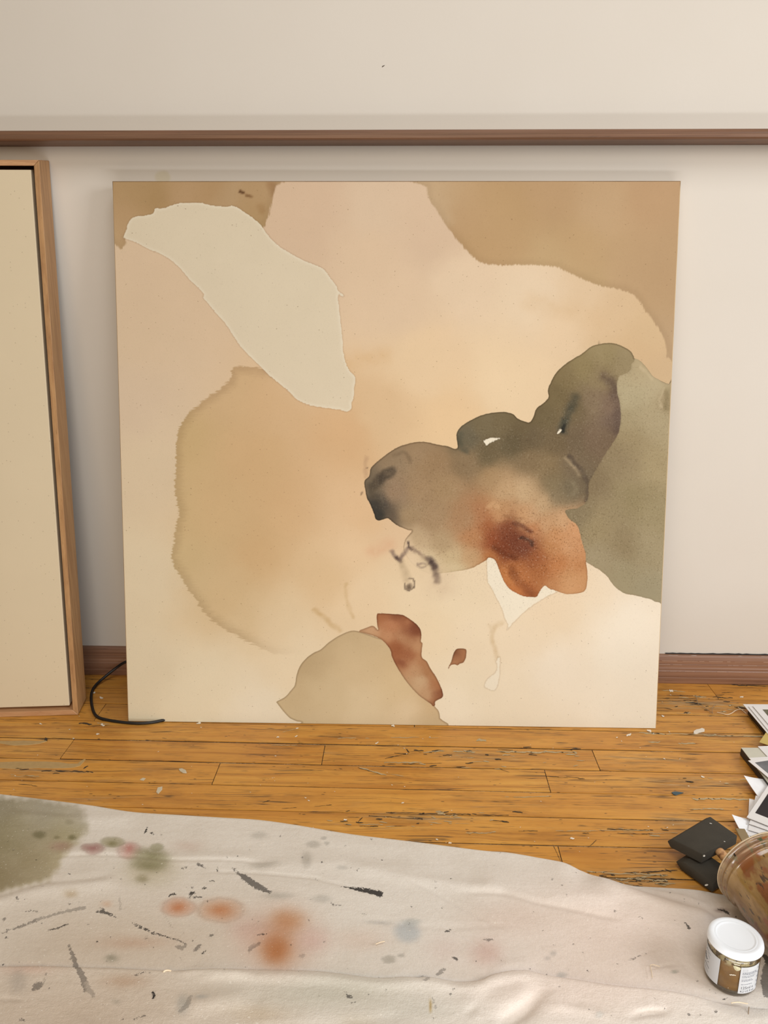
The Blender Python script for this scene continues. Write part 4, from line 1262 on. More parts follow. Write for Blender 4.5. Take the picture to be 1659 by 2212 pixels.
for (x, y, rx, ry, col_, al, hd) in ((84, 1803, 14, 9, (112, 106, 76), .7, 2), (155, 1810, 9, 6, (108, 102, 70), .7, 2), (150, 1778, 11, 5, (150, 142, 118), .6, 2), (122, 1810, 7, 4, (120, 112, 82), .6, 2),
                                     (130, 1829, 24, 11, (170, 132, 120), .55, 1.4), (201, 1833, 26, 13, (172, 138, 130), .75, 4), (201, 1833, 12, 6, (160, 100, 100), .55, 1), (279, 1838, 27, 19, (196, 160, 150), .7, 3), (279, 1836, 10, 12, (192, 118, 112), .65, 1),
                                     (244, 1819, 26, 12.5, (166, 158, 130), .8, 4), (243, 1821, 10, 6, (124, 118, 78), .7, 1), (338, 1830, 14, 9, (162, 158, 130), .75, 4), (325, 1858, 42, 26, (138, 134, 104), .8, 2.2), (322, 1870, 28, 9, (100, 98, 66), .6, 1), (330, 1850, 14, 7, (120, 116, 82), .6, 1), (308, 1898, 14, 9, (120, 112, 82), .65, 1.3), (325, 1880, 62, 36, (176, 164, 130), .45, 1.4),
                                     (386, 1960, 40, 21, (206, 168, 146), .75, 3.5), (384, 1960, 18, 11, (190, 118, 76), .8, 1), (478, 1966, 52, 28, (206, 172, 148), .7, 3), (476, 1966, 28, 15, (192, 124, 80), .8, 1), (230, 1953, 12, 7, (206, 168, 140), .6, 1), (153, 1931, 13, 7, (176, 152, 118), .6, 1),
                                     (600, 2030, 95, 80, (206, 170, 152), .55, 1.6), (620, 1990, 38, 26, (188, 128, 84), .7, 1.2), (598, 2045, 40, 40, (184, 122, 80), .8, 1.2), (595, 2055, 22, 26, (174, 106, 58), .55, 1), (676, 2030, 34, 26, (214, 176, 166), .5, 1.2), (540, 2010, 46, 26, (208, 172, 158), .5, 1.2), (780, 2030, 60, 26, (220, 196, 180), .5, 1.2),
                                     (290, 2036, 70, 14, (196, 160, 136), .5, 1), (268, 2125, 46, 15, (178, 146, 120), .6, 1), (242, 2070, 14, 8, (120, 116, 98), .6, 1), (60, 2100, 60, 12, (206, 168, 150), .5, 1), (253, 2168, 9, 5, (150, 142, 128), .5, 1), (405, 1828, 30, 12, (200, 172, 158), .4, 1),
                                     (880, 2012, 30, 24, (176, 182, 186), .7, 2.5), (890, 1990, 20, 8, (170, 172, 168), .5, 2), (840, 2072, 16, 9, (160, 154, 142), .6, 3), (868, 2064, 7, 4, (150, 146, 136), .5, 3), (1050, 2058, 36, 30, (206, 168, 156), .55, 1.2), (960, 2050, 40, 30, (214, 190, 180), .4, 1),
                                     (560, 1805, 18, 8, (176, 170, 160), .5, 1.5), (676, 1824, 16, 8, (168, 162, 152), .55, 2.5), (662, 1858, 12, 18, (170, 164, 154), .55, 1.6), (570, 1868, 34, 7, (168, 160, 148), .55, 1.4), (700, 1811, 6, 4, (164, 160, 152), .5, 3), (705, 1822, 6, 4, (164, 160, 152), .5, 3), (740, 1875, 12, 5, (180, 176, 168), .5, 2), (600, 1935, 34, 8, (162, 158, 148), .45, 1.3), (695, 1942, 20, 8, (176, 172, 164), .5, 1.5), (820, 1992, 30, 5, (176, 172, 166), .5, 1.5),
                                     (1195, 2060, 8, 6, (170, 164, 158), .5, 2), (1213, 2106, 12, 8, (172, 168, 162), .55, 2), (1182, 2070, 7, 5, (180, 172, 166), .5, 2), (1456, 2100, 8, 4, (160, 160, 148), .6, 3), (1294, 2201, 9, 7, (206, 202, 196), .7, 3), (1420, 1905, 120, 22, (232, 230, 228), .6, 1.4), (395, 2175, 14, 20, (160, 158, 152), .5, 1.5), (435, 2160, 14, 6, (160, 160, 156), .5, 1.5), (770, 2210, 40, 16, (200, 188, 166), .4, 1), (910, 2115, 16, 8, (150, 146, 142), .55, 2), (930, 2180, 3, 14, (172, 142, 82), .8, 2), (1558, 1966, 16, 5, (110, 84, 74), .5, 1.4), (40, 2125, 20, 26, (160, 150, 140), .45, 1.5), (1640, 2110, 8, 26, (84, 66, 62), .0, 1)):
    blob(cl, QB, x, y, rx, ry, col_, al * .9, hd)
    if hd >= 3:      # tide line round a dried drip
        r_ = np.hypot((QB[:, 0] - x) / rx, (QB[:, 1] - y) / ry)
        a = (.30 * np.exp(-((r_ - .93) / .07) ** 2))[:, None]
        cC[:] = cC * (1 - a) + cC * .8 * a
# dry smears of dark paint, plus the tub's painted shadow: signed distance to strokes, broken up in the material
ms = np.full(len(QC), -40.0)
mdk = np.zeros(len(QC))


def mark(pts, wd, dk):
    P = np.asarray(pts, float)
    w_ = np.asarray(wd if isinstance(wd, (list, tuple)) else [wd] * len(P), float)
    if len(P) == 1:
        P = np.concatenate([P, P + .5])
        w_ = np.concatenate([w_, w_])
    lo, hi = P.min(0) - 45, P.max(0) + 45
    k = np.where((QC[:, 0] > lo[0]) & (QC[:, 0] < hi[0]) & (QC[:, 1] > lo[1]) & (QC[:, 1] < hi[1]))[0]
    q = QC[k]
    best = np.full(len(k), -40.0)
    for a, b, wa, wb in zip(P[:-1], P[1:], w_[:-1], w_[1:]):
        v = b - a
        tq = np.clip(((q - a) @ v) / (v @ v), 0, 1)
        e = q - (a + tq[:, None] * v)
        best = np.maximum(best, (wa + (wb - wa) * tq) * .5 - np.hypot(e[:, 0], e[:, 1]))
    u = best > ms[k]
    ms[k[u]] = best[u]
    mdk[k[u]] = dk


mark(A7([(585, 398), (650, 408), (720, 422), (780, 434), (836, 450)]), [1, 5, 8, 11, 12], 1.0)
mark(A6([(1485, 545), (1520, 572), (1560, 605), (1610, 640), (1659, 670), (1730, 705)]), [2, 4, 13, 14, 13, 6], .8)
mark(A6([(628, 828), (660, 826), (700, 842), (745, 860)]), [6, 8, 5, 2], .85)
mark(A6([(640, 800), (680, 822)]), [2, 2], .8)
mark(A6([(840, 898), (900, 925), (960, 952), (1060, 985), (1145, 1012)]), [1.5, 5, 4, 3, 1.5], .9)
mark(A6([(1145, 1010), (1190, 1035)]), [2, 3], .7)
mark(A6([(1130, 1050), (1165, 1060), (1190, 1040)]), [6, 9, 4], .45)
mark(A6([(10, 965), (90, 935), (180, 905), (230, 880)]), [2, 3, 5, 6], .6)
mark(A6([(230, 880), (330, 850), (430, 822), (540, 800)]), [5, 5, 6, 7], .42)
mark(A6([(300, 952), (360, 932), (440, 905)]), [1, 4, 1], .85)
mark(A6([(440, 1042), (460, 1090), (478, 1150), (490, 1190), (520, 1240), (540, 1290), (545, 1340)]), [5, 8, 10, 11, 13, 13, 8], .6)
mark(A6([(545, 1300), (570, 1345), (600, 1375)]), [14, 12, 8], .35)
mark(A6([(215, 1340), (235, 1318), (262, 1308), (268, 1322)]), [5, 16, 12, 6], .62)
mark(A6([(300, 1240), (280, 1310)]), [4, 3], .4)
mark(A6([(982, 1358), (983, 1392)]), 7, 1.25)
mark(A6([(1085, 722), (1118, 714)]), 4, .95)
mark(A6([(1215, 715), (1240, 705)]), 6, .95)
mark(A6([(1295, 678), (1320, 676)]), 4, .9)
mark(A6([(1200, 735), (1290, 733)]), 1.6, .8)
mark(A6([(925, 280), (940, 295), (930, 315), (925, 325)]), [1.5, 4, 3, 1.5], 1.0)
mark(A6([(960, 322), (985, 334)]), [2, 4], .95)
mark(A6([(1185, 545), (1195, 540)]), 4, .9)
mark(A6([(1265, 525), (1285, 532), (1310, 548)]), [5, 6, 2], .8)
mark(A6([(1388, 550), (1398, 580)]), 2, .9)
mark(A6([(1345, 628), (1365, 632)]), 3, .8)
mark(A6([(1250, 1075), (1262, 1060), (1285, 1040)]), [8, 7, 4], .6)
mark(A6([(1298, 1092), (1310, 1082)]), 4, .9)
mark(A6([(1345, 982), (1360, 978)]), 5, .7)
mark(A6([(1590, 1080), (1620, 1050), (1655, 1030)]), [4, 8, 6], .45)
mark(A6([(870, 1252), (900, 1240), (930, 1228)]), [2, 2, 2], .7)
mark(A6([(110, 745), (118, 760)]), 4, .7)
mark(A6([(20, 880), (30, 872)]), 6, .6)
mark(A6([(40, 990)]), 6, .8)
mark(A6([(145, 825), (240, 822)]), 1.6, .6)
mark(A6([(850, 1530), (940, 1495)]), [2, 3], .7)
mark(A6([(1150, 1480), (1200, 1440), (1225, 1385)]), [8, 12, 6], .32)
mark(A6([(130, 1530), (155, 1525)]), 5, .7)
mark(A6([(1105, 930), (1040, 830)]), [2, 2], .25)
mark(A6([(765, 740), (770, 810)]), [5, 5], .22)
mark(A7([(610, 1095), (632, 1120), (655, 1130)]), [2, 8, 3], .8)
mark(A7([(655, 1155), (680, 1158)]), 3, .7)
mark(A7([(1195, 962), (1225, 942), (1250, 925)]), [3, 9, 4], .5)
mark(A7([(1090, 990), (1110, 975)]), [6, 6], .5)
mark(A7([(1115, 1040), (1135, 1025), (1150, 1010)]), [4, 8, 3], .4)
mark(A7([(1300, 850), (1318, 862), (1332, 865)]), [3, 8, 2], .85)
mark(A7([(1255, 688), (1268, 682), (1280, 668)]), [5, 5, 2], .85)
mark(A7([(1500, 735), (1520, 742), (1550, 735)]), [4, 5, 3], .6)
mark(A7([(515, 500), (535, 515)]), 2.4, .7)
mark(A7([(535, 522), (580, 517)]), 2.4, .6)
mark(A7([(720, 572), (740, 578)]), 3, .6)
mark(A7([(330, 215), (340, 218)]), 3, .6)
mark(A7([(415, 350), (430, 352)]), 3, .7)
mark(A7([(50, 945), (70, 940)]), 3, .8)
mark(A7([(80, 708), (100, 704)]), 2.5, .9)
mark(A7([(40, 715), (75, 706)]), 1.5, .7)
mark(A7([(0, 790), (50, 768)]), [8, 7], .35)
mark(A7([(320, 845), (340, 842)]), 7, .3)
mark(A7([(1165, 1120), (1180, 1180), (1190, 1200)]), [2, 4, 6], .35)
mark(A7([(1280, 1115), (1290, 1115)]), 3, .8)
mark(A7([(440, 1110)]), 2, .8)
mark(A8([(1140, 452), (1172, 485)]), [1.5, 3.5], .9)
mark(A8([(800, 672), (850, 648), (910, 625)]), [1.5, 2.5, 1.5], .6)
mark(A8([(470, 135), (478, 115)]), 2, .8)
mark(A8([(705, 382), (722, 386)]), 3, .7)
mark(A8([(1380, 912), (1402, 903)]), [2, 4.5], .9)
mark(A8([(1170, 1032)]), 6, .7)
mark(A8([(1325, 1023), (1335, 1020)]), 5, .7)
mark(A8([(1345, 352), (1380, 358), (1412, 378), (1420, 382)]), [2, 4, 6, 3], .95)
mark(A8([(1660, 720), (1650, 800), (1655, 880)]), [22, 26, 16], .72)  # this stroke and the next paint the tub's shadow onto the cloth
mark(A8([(1640, 640), (1680, 700)]), [10, 20], .9)
for k in range(240):
    x, y = random.uniform(0, 1640), random.uniform(1790, 2210)
    L = random.uniform(.5, 2.5)
    aa = random.uniform(0, 3.14)
    mark([(x, y), (x + L * math.cos(aa), y + L * .5 * math.sin(aa))], random.uniform(1.6, 2.6), random.uniform(.4, .95))
cC = s2l(np.clip(cC, 0, 255)) * .92
put_attr(me, 'stain', cC, 'FLOAT_COLOR')
put_attr(me, 'smear_shade', np.stack([ms, mdk, np.zeros(len(ms))], 1), 'FLOAT_VECTOR')
t = NT('stained_cotton')
X = t.pos()
c = t.attr('stain')
sm = t.sep(t.attr('smear_shade', 'Vector'))
n1 = t.noise(X, 260.0, 4, .7)
n2 = t.noise(t.scale(X, (300.0, 900.0, 300.0)), 1.0, 3, .6)
s_ = t.m('ADD', sm[0], t.m('MULTIPLY', t.m('SUBTRACT', n1, .55), 13.0))
s_ = t.m('ADD', s_, t.m('MULTIPLY', t.m('SUBTRACT', t.noise(t.scale(X, (900.0, 500.0, 1.0)), 1.0, 2), .5), 6.0))
s_ = t.m('ADD', s_, .8)
fl_ = t.noise(X, 330.0, 2, .6)
c = t.mix(t.m('MULTIPLY', t.mapr(fl_, .66, .74), .5), c, rgba((240, 234, 224)))
mk = t.mapr(s_, -.7, .9, 0, 1, True)
mk = t.m('MULTIPLY', mk, t.m('MINIMUM', t.m('MULTIPLY', sm[1], .95), .97))
c = t.mix(t.m('MULTIPLY', t.mapr(n1, .38, .66), .16), c, t.mix(1.0, c, (.72, .68, .62), 'MULTIPLY'))
md = t.noise(X, 11.0, 5, .65)
c = t.mix(t.mapr(md, .42, .70, 0, .22), c, t.mix(1.0, c, (.72, .66, .58), 'MULTIPLY'))
c = t.mix(mk, c, rgba((52, 48, 46)))
t.set(Base_Color=c, Roughness=.95)
t.b.inputs['Specular IOR Level'].default_value = .15
wv = t.m('ADD', t.noise(t.scale(X, (420.0, 900.0, 1.0)), 1.0, 2), t.noise(t.scale(X, (900.0, 420.0, 1.0)), 1.0, 2))
t.bump(t.m('ADD', t.m('MULTIPLY', wv, .6), t.m('ADD', t.m('MULTIPLY', t.noise(X, 150.0, 4, .6), 1.4), t.m('MULTIPLY', t.noise(t.scale(X, (18.0, 60.0, 1.0)), 1.0, 4, .6), 2.2))), .28, .0016)
M_cloth = t.mat
cloth = link('drop_cloth', me, M_cloth, None, True)
tag(cloth, 'crumpled off-white drop cloth with paint stains spread over the floor', 'cloth')

# ================================================================ JAR OF OCHRE PAINT
JX, JY, JZ = .840, -.700, .0022
jar = empty('paint_jar', (JX, JY, JZ))


def glass(name, col_, rough=.05):
    t = NT(name)
    t.set(Base_Color=rgba(col_), Roughness=rough, IOR=1.48)
    t.b.inputs['Transmission Weight'].default_value = 1.0
    return t.mat


M_glass = glass('jar_glass', (244, 240, 226))
body = lathe('glass_body', [(0, 0), (.0225, 0), (.0252, .0012), (.0262, .0038), (.0266, .008), (.0268, .038), (.0266, .0425), (.0258, .0448), (.0252, .046), (.0252, .0535), (.0232, .0535), (.0232, .046), (.0248, .042), (.0250, .008), (.0235, .0045), (0, .0042)], 72)
o = link('glass_body', body, M_glass, jar, True)
t = NT('ochre_paint')
X = t.obj()
n1 = t.noise(t.scale(X, (60, 60, 160)), 1.0, 4, .6)
n2 = t.noise(X, 220.0, 3, .6)
zc_ = t.sep(X)[2]
c = t.ramp(n1, [(0.3, rgba((132, 92, 34))), (.6, rgba((158, 114, 46))), (.8, rgba((172, 128, 58)))])
film = t.m('MULTIPLY', t.mapr(zc_, .036, .040), t.mapr(n2, .40, .55))
c = t.mix(film, c, rgba((196, 184, 150)))
c = t.mix(t.m('MULTIPLY', t.mapr(zc_, .0385, .042), t.mapr(n2, .50, .44)), c, rgba((64, 48, 22)))
c = t.mix(t.mapr(zc_, .004, .0015), c, rgba((52, 36, 18)))
t.set(Base_Color=c, Roughness=.35)
t.b.inputs['Coat Weight'].default_value = .4
M_ochre = t.mat
link('paint_fill', lathe('paint_fill', [(0, .0046), (.0232, .0046), (.0247, .008), (.0247, .041), (.0229, .0452), (.0228, .0475), (.020, .0440), (0, .0435)], 72), M_ochre, jar, True)
M_lid = plain('white_enamel', (232, 236, 242), .28, .015, 60)
lid = lathe('lid', [(0, .0548), (.0180, .0548), (.0190, .0550), (.0200, .0556), (.0206, .0558), (.0212, .0555), (.0222, .0560), (.0245, .0561), (.0268, .0556), (.0279, .0545), (.0284, .0530), (.0284, .0518), (.0287, .0512), (.0287, .0502), (.0282, .0495), (.0272, .0495), (.0272, .0530), (0, .0530)], 96)
link('lid', lid, M_lid, jar, True)
M_label = plain('jar_label', (188, 188, 190), .6, .03, 60)
M_ink = plain('label_ink', (52, 54, 62), .7, .1)
M_ink2 = plain('faded_ink', (120, 122, 130), .7, .1)


def cyl_patch(name, a0, a1, z0, z1, r, mat, parent, n=18, thick=.00016):
    V, F = [], []
    for k in range(n + 1):
        a = a0 + (a1 - a0) * k / n
        for rr, z in ((r, z0), (r, z1), (r + thick, z1), (r + thick, z0)):
            V.append((rr * math.cos(a), rr * math.sin(a), z))
    for k in range(n):
        for i in range(4):
            j = (i + 1) % 4
            F.append((4 * k + i, 4 * k + j, 4 * k + 4 + j, 4 * k + 4 + i))
    F += [(0, 1, 2, 3), (4 * n + 3, 4 * n + 2, 4 * n + 1, 4 * n)]
    return link(name, mesh_of(name, V, F), mat, parent, False)


# direction from the jar to the camera
va = math.atan2(CAM[1] - JY, CAM[0] - JX)
RL = .02690
labL = cyl_patch('label', va - 1.62, va - .42, .0075, .0405, RL, M_label, jar)
labL['label'] = 'handwritten white label at the side of the jar'
labR = cyl_patch('label', va + .36, va + 1.25, .0065, .0405, RL, M_label, jar)
labR['label'] = 'printed white label on the front of the jar'


def bars(name, rects, r, mat, parent):
    V, F = [], []
    for a0, a1, z0, z1 in rects:
        n = max(2, int(abs(a1 - a0) / .06))
        for k in range(n + 1):
            a = a0 + (a1 - a0) * k / n
            V += [(r * math.cos(a), r * math.sin(a), z0), (r * math.cos(a), r * math.sin(a), z1)]
        b = len(V) - 2 * (n + 1)
        for k in range(n):
            F.append((b + 2 * k, b + 2 * k + 2, b + 2 * k + 3, b + 2 * k + 1))
    o = link(name, mesh_of(name, V, F), mat, parent)
    return o


def wrap_text(txt, size, a_left, z_base, r, mat, parent, name='print'):
    cu = bpy.data.curves.new('tmp_text', 'FONT')
    cu.body = txt
    cu.size = size
    cu.resolution_u = 2
    to = bpy.data.objects.new('tmp_text', cu)
    COL.objects.link(to)
    dg = bpy.context.evaluated_depsgraph_get()
    mm = bpy.data.meshes.new_from_object(to.evaluated_get(dg))
    bpy.data.objects.remove(to)
    bpy.data.curves.remove(cu)
    for v in mm.vertices:
        a = a_left + v.co.x / r
        v.co = (r * math.cos(a), r * math.sin(a), z_base + v.co.y)
    mm.name = name
    mm.materials.clear()
    return link(name, mm, mat, parent)


RT = RL + .00024
a0 = va + .43
wrap_text('125ml e', .0048, a0, .0122, RT, M_ink, labR)
wrap_text('4.2 US fl oz', .0036, a0, .0082, RT, M_ink, labR)
rc = [(a0 + .02, a0 + .20, .0372, .0374), (a0 + .02, a0 + .20, .0352, .0354), (a0 + .02, a0 + .028, .0352, .0374), (a0 + .192, a0 + .20, .0352, .0374)]
o = bars('print', rc, RT, M_ink2, labR)
rc = []
for z, L in ((.0328, .62), (.0310, .66), (.0286, .60), (.0270, .62), (.0240, .45), (.0224, .50), (.0180, .5)):
    a = a0 + .01
    while a < a0 + L - .06:
        wd = random.uniform(.03, .09)
        rc.append((a, a + wd, z, z + (.0011 if z > .03 else .0008)))
        a += wd + .02
o = bars('print', rc, RT, M_ink2, labR)
o['kind'] = 'stuff'
rc = []
for k in range(5):
    z = .0345 - k * .0058
    rc.append((va + 1.16, va + 1.21, z, z + .0022))
bars('print', rc, RT, M_ink2, labR)['kind'] = 'stuff'


def scribble(pts, a_c, r, rad, mat, parent):
    return curve_tube('handwriting', [(r * math.cos(a_c + u), r * math.sin(a_c + u), z) for u, z in pts], rad, mat, parent, 4)


ac = va - 1.02
scribble([(-.28, .0335), (-.22, .0375), (-.14, .0345), (-.08, .0372), (-.02, .0335), (.05, .0362), (.10, .0335)], ac, RT, .00016, M_ink2, labL)
scribble([(-.18, .0315), (-.08, .0335), (0, .0295), (.06, .0320), (.1, .0290)], ac, RT, .00014, M_ink2, labL)
scribble([(-.34, .0290), (-.30, .0250), (-.26, .0285), (-.22, .0240), (-.16, .0262), (-.12, .0235), (-.05, .0255)], ac, RT, .00034, M_ink, labL)
scribble([(-.02, .0225), (.06, .0240)], ac, RT, .0002, M_ink, labL)
scribble([(-.22, .0190), (-.10, .0182), (.06, .0178), (.12, .0168)], ac, RT, .0002, M_ink, labL)
scribble([(-.2, .0135), (-.1, .0128), (.02, .0130), (.1, .0118)], ac, RT, .00012, M_ink2, labL)
# dried drip and pale smears of paint on the glass
M_drip = plain('dried_paint', (190, 182, 148), .5, .15, 200)
M_wht = plain('white_smear', (232, 226, 208), .5, .05)
bars('paint_smear', [(va + .08, va + .30, .0425, .0432)], RL + .0002, M_wht, jar)
V, F = [], []
drip = [(.06, .0405), (.14, .0412), (.24, .0408), (.32, .0400), (.36, .0385), (.30, .0362), (.22, .0352), (.14, .0362), (.09, .0385)]
for u, z in drip:
    V.append(((RL + .0002) * math.cos(va + u), (RL + .0002) * math.sin(va + u), z))
V.append(((RL + .0009) * math.cos(va + .2), (RL + .0009) * math.sin(va + .2), .0385))
F = [(i, (i + 1) % 9, 9) for i in range(9)]
link('paint_smear', mesh_of('paint_smear', V, F), M_drip, jar)
bars('paint_smear', [(va - .02, va + .04, .0276, .0285), (va + .03, va + .12, .0283, .0292), (va + .1, va + .2, .0290, .0297), (va - .01, va + .015, .0105, .0112)], RL + .0002, M_wht, jar)
tag(jar, 'small glass jar of ochre paint with white lid and paper labels', 'jar')

# ================================================================ TIPPED PLASTIC TUB
TC = np.array([.912, -.594])
yaw_t, tilt_t, TR, TL, TB = .15, -.10, .055, .132, .0425
ta = np.array([math.sin(yaw_t) * math.cos(tilt_t), -math.cos(yaw_t) * math.cos(tilt_t), math.sin(tilt_t)])
tu = np.cross([0, 0, 1.0], ta)
tu /= np.linalg.norm(tu)
tv = np.cross(ta, tu)
tz = .0046 + TR * math.cos(tilt_t)
tub = empty('plastic_tub', (TC[0], TC[1], tz))
tub.rotation_euler = Matrix((tuple(tu), tuple(tv), tuple(ta))).transposed().to_euler()
prof = [(TR - .0012, 0), (TR, .0006), (TR, .0030), (TR - .0008, .0038), (TR - .0020, .0042), (TR - .0022, .0092), (TR - .0010, .0100), (TR - .0012, .0108), (TR - .0030, .0114), (TR - .0034, .0170), (TR - .0026, .0178), (TR - .0032, .0186), (TR - .0042, .0192)]
ns = 10
for k in range(1, ns + 1):
    s_ = k / ns
    prof.append((TR - .0042 + (TB - TR + .0042) * s_, .0192 + (TL - .0192) * s_))
prof += [(TB - .002, TL + .0012), (0, TL + .0008)]
inn = [(max(r_ - .0009, 0), z_ - (.0009 if z_ > TL - .001 else 0)) for r_, z_ in prof[::-1]]
inn[0] = (0, TL - .0002)
me = lathe('tub_wall', prof, 96)
t = NT('painty_plastic')
X = t.obj()
ang = t.n('ShaderNodeVectorRotate')
st = t.noise(t.scale(X, (38.0, 38.0, 9.0)), 1.0, 5, .65)
st2 = t.noise(t.vm('ADD', t.scale(X, (24.0, 24.0, 14.0)), (4.3, 1.1, 2.2)), 1.0, 4, .6)
st3 = t.noise(t.vm('ADD', t.scale(X, (70.0, 70.0, 26.0)), (9.3, 5.1, 7.2)), 1.0, 4, .65)
zc_ = t.sep(X)[2]
c = t.ramp(st, [(0.28, rgba((84, 54, 32))), (.42, rgba((124, 92, 54))), (.55, rgba((148, 116, 70))), (.68, rgba((134, 106, 56))), (.8, rgba((164, 140, 104)))])
c = t.mix(t.mapr(zc_, .05, .12, 0, .55), c, rgba((138, 106, 52)))
c = t.mix(t.mapr(st2, .55, .60), c, rgba((122, 72, 38)))
c = t.mix(t.mapr(st3, .60, .64, 0, .8), c, rgba((84, 88, 58)))
c = t.mix(t.mapr(st3, .39, .36, 0, .85), c, rgba((62, 46, 36)))
c = t.mix(t.mapr(zc_, .024, .004, 0, .5), c, rgba((168, 148, 122)))
clear = t.mapr(t.noise(t.vm('ADD', t.scale(X, (30.0, 30.0, 12.0)), (1.7, 8.1, 3.2)), 1.0, 4, .6), .50, .62, 0, .35)
t.set(Base_Color=c, Roughness=.16)
t.b.inputs['Coat Weight'].default_value = .5
t.b.inputs['Coat Roughness'].default_value = .08
trn = t.n('ShaderNodeBsdfTransparent')
trn.inputs[0].default_value = (.86, .80, .70, 1)
mxs = t.n('ShaderNodeMixShader')
outn = [n_ for n_ in t.t.nodes if n_.type == 'OUTPUT_MATERIAL'][0]
t.lk(clear, mxs.inputs[0])
t.t.links.new(t.b.outputs[0], mxs.inputs[1])
t.t.links.new(trn.outputs[0], mxs.inputs[2])
t.t.links.new(mxs.outputs[0], outn.inputs[0])
t.bump(st3, .15, .001)
M_tub = t.mat
# drop the closing disc at the mouth so that the tub is open
bm = bmesh.new()
bm.from_mesh(me)
bm.faces.ensure_lookup_table()
bmesh.ops.delete(bm, geom=[f for f in bm.faces if len(f.verts) > 10 and f.calc_center_median().z < .01], context='FACES')
bm.to_mesh(me)
bm.free()
o = link('tub_wall', me, M_tub, tub, True)
md_ = o.modifiers.new('wall', 'SOLIDIFY')
md_.thickness = .0009
md_.offset = 1
M_rim = plain('clear_rim', (196, 176, 146), .15, .1, 80)
link('rim', lathe('rim', [(TR + .0003 + .0011 * math.cos(a), .0010 + .0011 * math.sin(a)) for a in np.linspace(0, 2 * math.pi, 9)[:-1]], 96, True), M_rim, tub, True)
# dabs of dried paint on the outside
M_p1, M_p2, M_p3 = plain('rust_dab', (146, 88, 46), .35, .15, 120), plain('black_dab', (40, 34, 28), .4, .1), plain('green_dab', (78, 84, 54), .4, .15)


def tub_r(z):
    zs = [p_[1] for p_ in prof]
    rs_ = [p_[0] for p_ in prof]
    return float(np.interp(z, zs[3:-1], rs_[3:-1]))


def dab(poly, mat, off=.00035):
    """poly: angle (0 = up, growing to the left) and distance from the mouth."""
    n = len(poly)
    P = catmull(poly, 3)
    cc = P.mean(0)
    V = []
    for sc_, of in ((1.0, off), (.55, off * 2.2)):
        for a, z in cc + (P - cc) * sc_:
            rr = tub_r(z) + of
            V.append((rr * -math.sin(a), rr * math.cos(a), z))
    k = len(P)
    rr = tub_r(cc[1]) + off * 2.4
    V.append((rr * -math.sin(cc[0]), rr * math.cos(cc[0]), cc[1]))
    F = []
    for i in range(k):
        j = (i + 1) % k
        F += [(i, j, k + j, k + i), (k + i, k + j, 2 * k)]
    link('paint_dab', mesh_of('paint_dab', V, F), mat, tub, True)


RUST = [[(.18, .030), (-.02, .026), (-.18, .034), (-.30, .052), (-.20, .062), (-.02, .060), (.10, .066), (.16, .050)], [(-.42, .001), (-.30, .0), (-.26, .008), (-.40, .009)], [(.30, .002), (.12, .001), (.10, .008), (.28, .009)]]
for p_ in RUST:
    dab(p_, M_p1)
for p_ in ([(.10, .068), (.06, .070), (.02, .084), (.04, .090), (.07, .082)], [(.56, .060), (.52, .062), (.48, .086), (.52, .092), (.55, .08)], [(1.0, .005), (.94, .004), (.92, .009), (.98, .01)], [(-.25, .060), (-.30, .066), (-.36, .07), (-.30, .074)]):
    dab(p_, M_p2)
for p_ in ([(-.04, .082), (-.16, .084), (-.30, .10), (-.2, .106), (-.06, .098)], [(.36, .004), (.26, .003), (.22, .010), (.32, .016)], [(.05, .012), (-.06, .011), (-.08, .016), (.03, .017)], [(-.5, .04), (-.6, .05), (-.62, .075), (-.52, .068)]):
    dab(p_, M_p3)
tag(tub, 'clear plastic tub lying on its side, streaked with dried ochre and rust paint', 'tub')

# ================================================================ FOAM BRUSHES
t = NT('charcoal_foam')
X = t.obj()
n1 = t.noise(X, 900.0, 3, .7)
n2 = t.noise(X, 45.0, 4, .6)
c = t.mix(n2, rgba((50, 45, 37)), rgba((66, 60, 50)))
vf = t.voro(X, 120.0)
fk = t.m('MULTIPLY', t.mapr(vf['Distance'], .1, .05), t.mapr(t.sep(vf['Color'])[0], .90, .93))
c = t.mix(fk, c, rgba((150, 146, 136)))
t.set(Base_Color=c, Roughness=.95)
t.bump(n1, .3, .0008)
M_foam = t.mat
M_foam2 = plain('charcoal_foam_edge', (26, 24, 22), .95, .1)
t = NT('handle_wood')
X = t.obj()
g = t.noise(t.scale(X, (90, 90, 600)), 1.0, 4, .6)
c = t.ramp(g, [(.3, rgba((188, 134, 86))), (.7, rgba((216, 170, 120)))])
c = t.mix(t.mapr(t.noise(X, 70.0, 3), .52, .6, 0, .8), c, rgba((106, 50, 30)))
t.set(Base_Color=c, Roughness=.4)
M_hwood = t.mat
M_wd = plain('white_dab', (205, 200, 190), .6, .05)


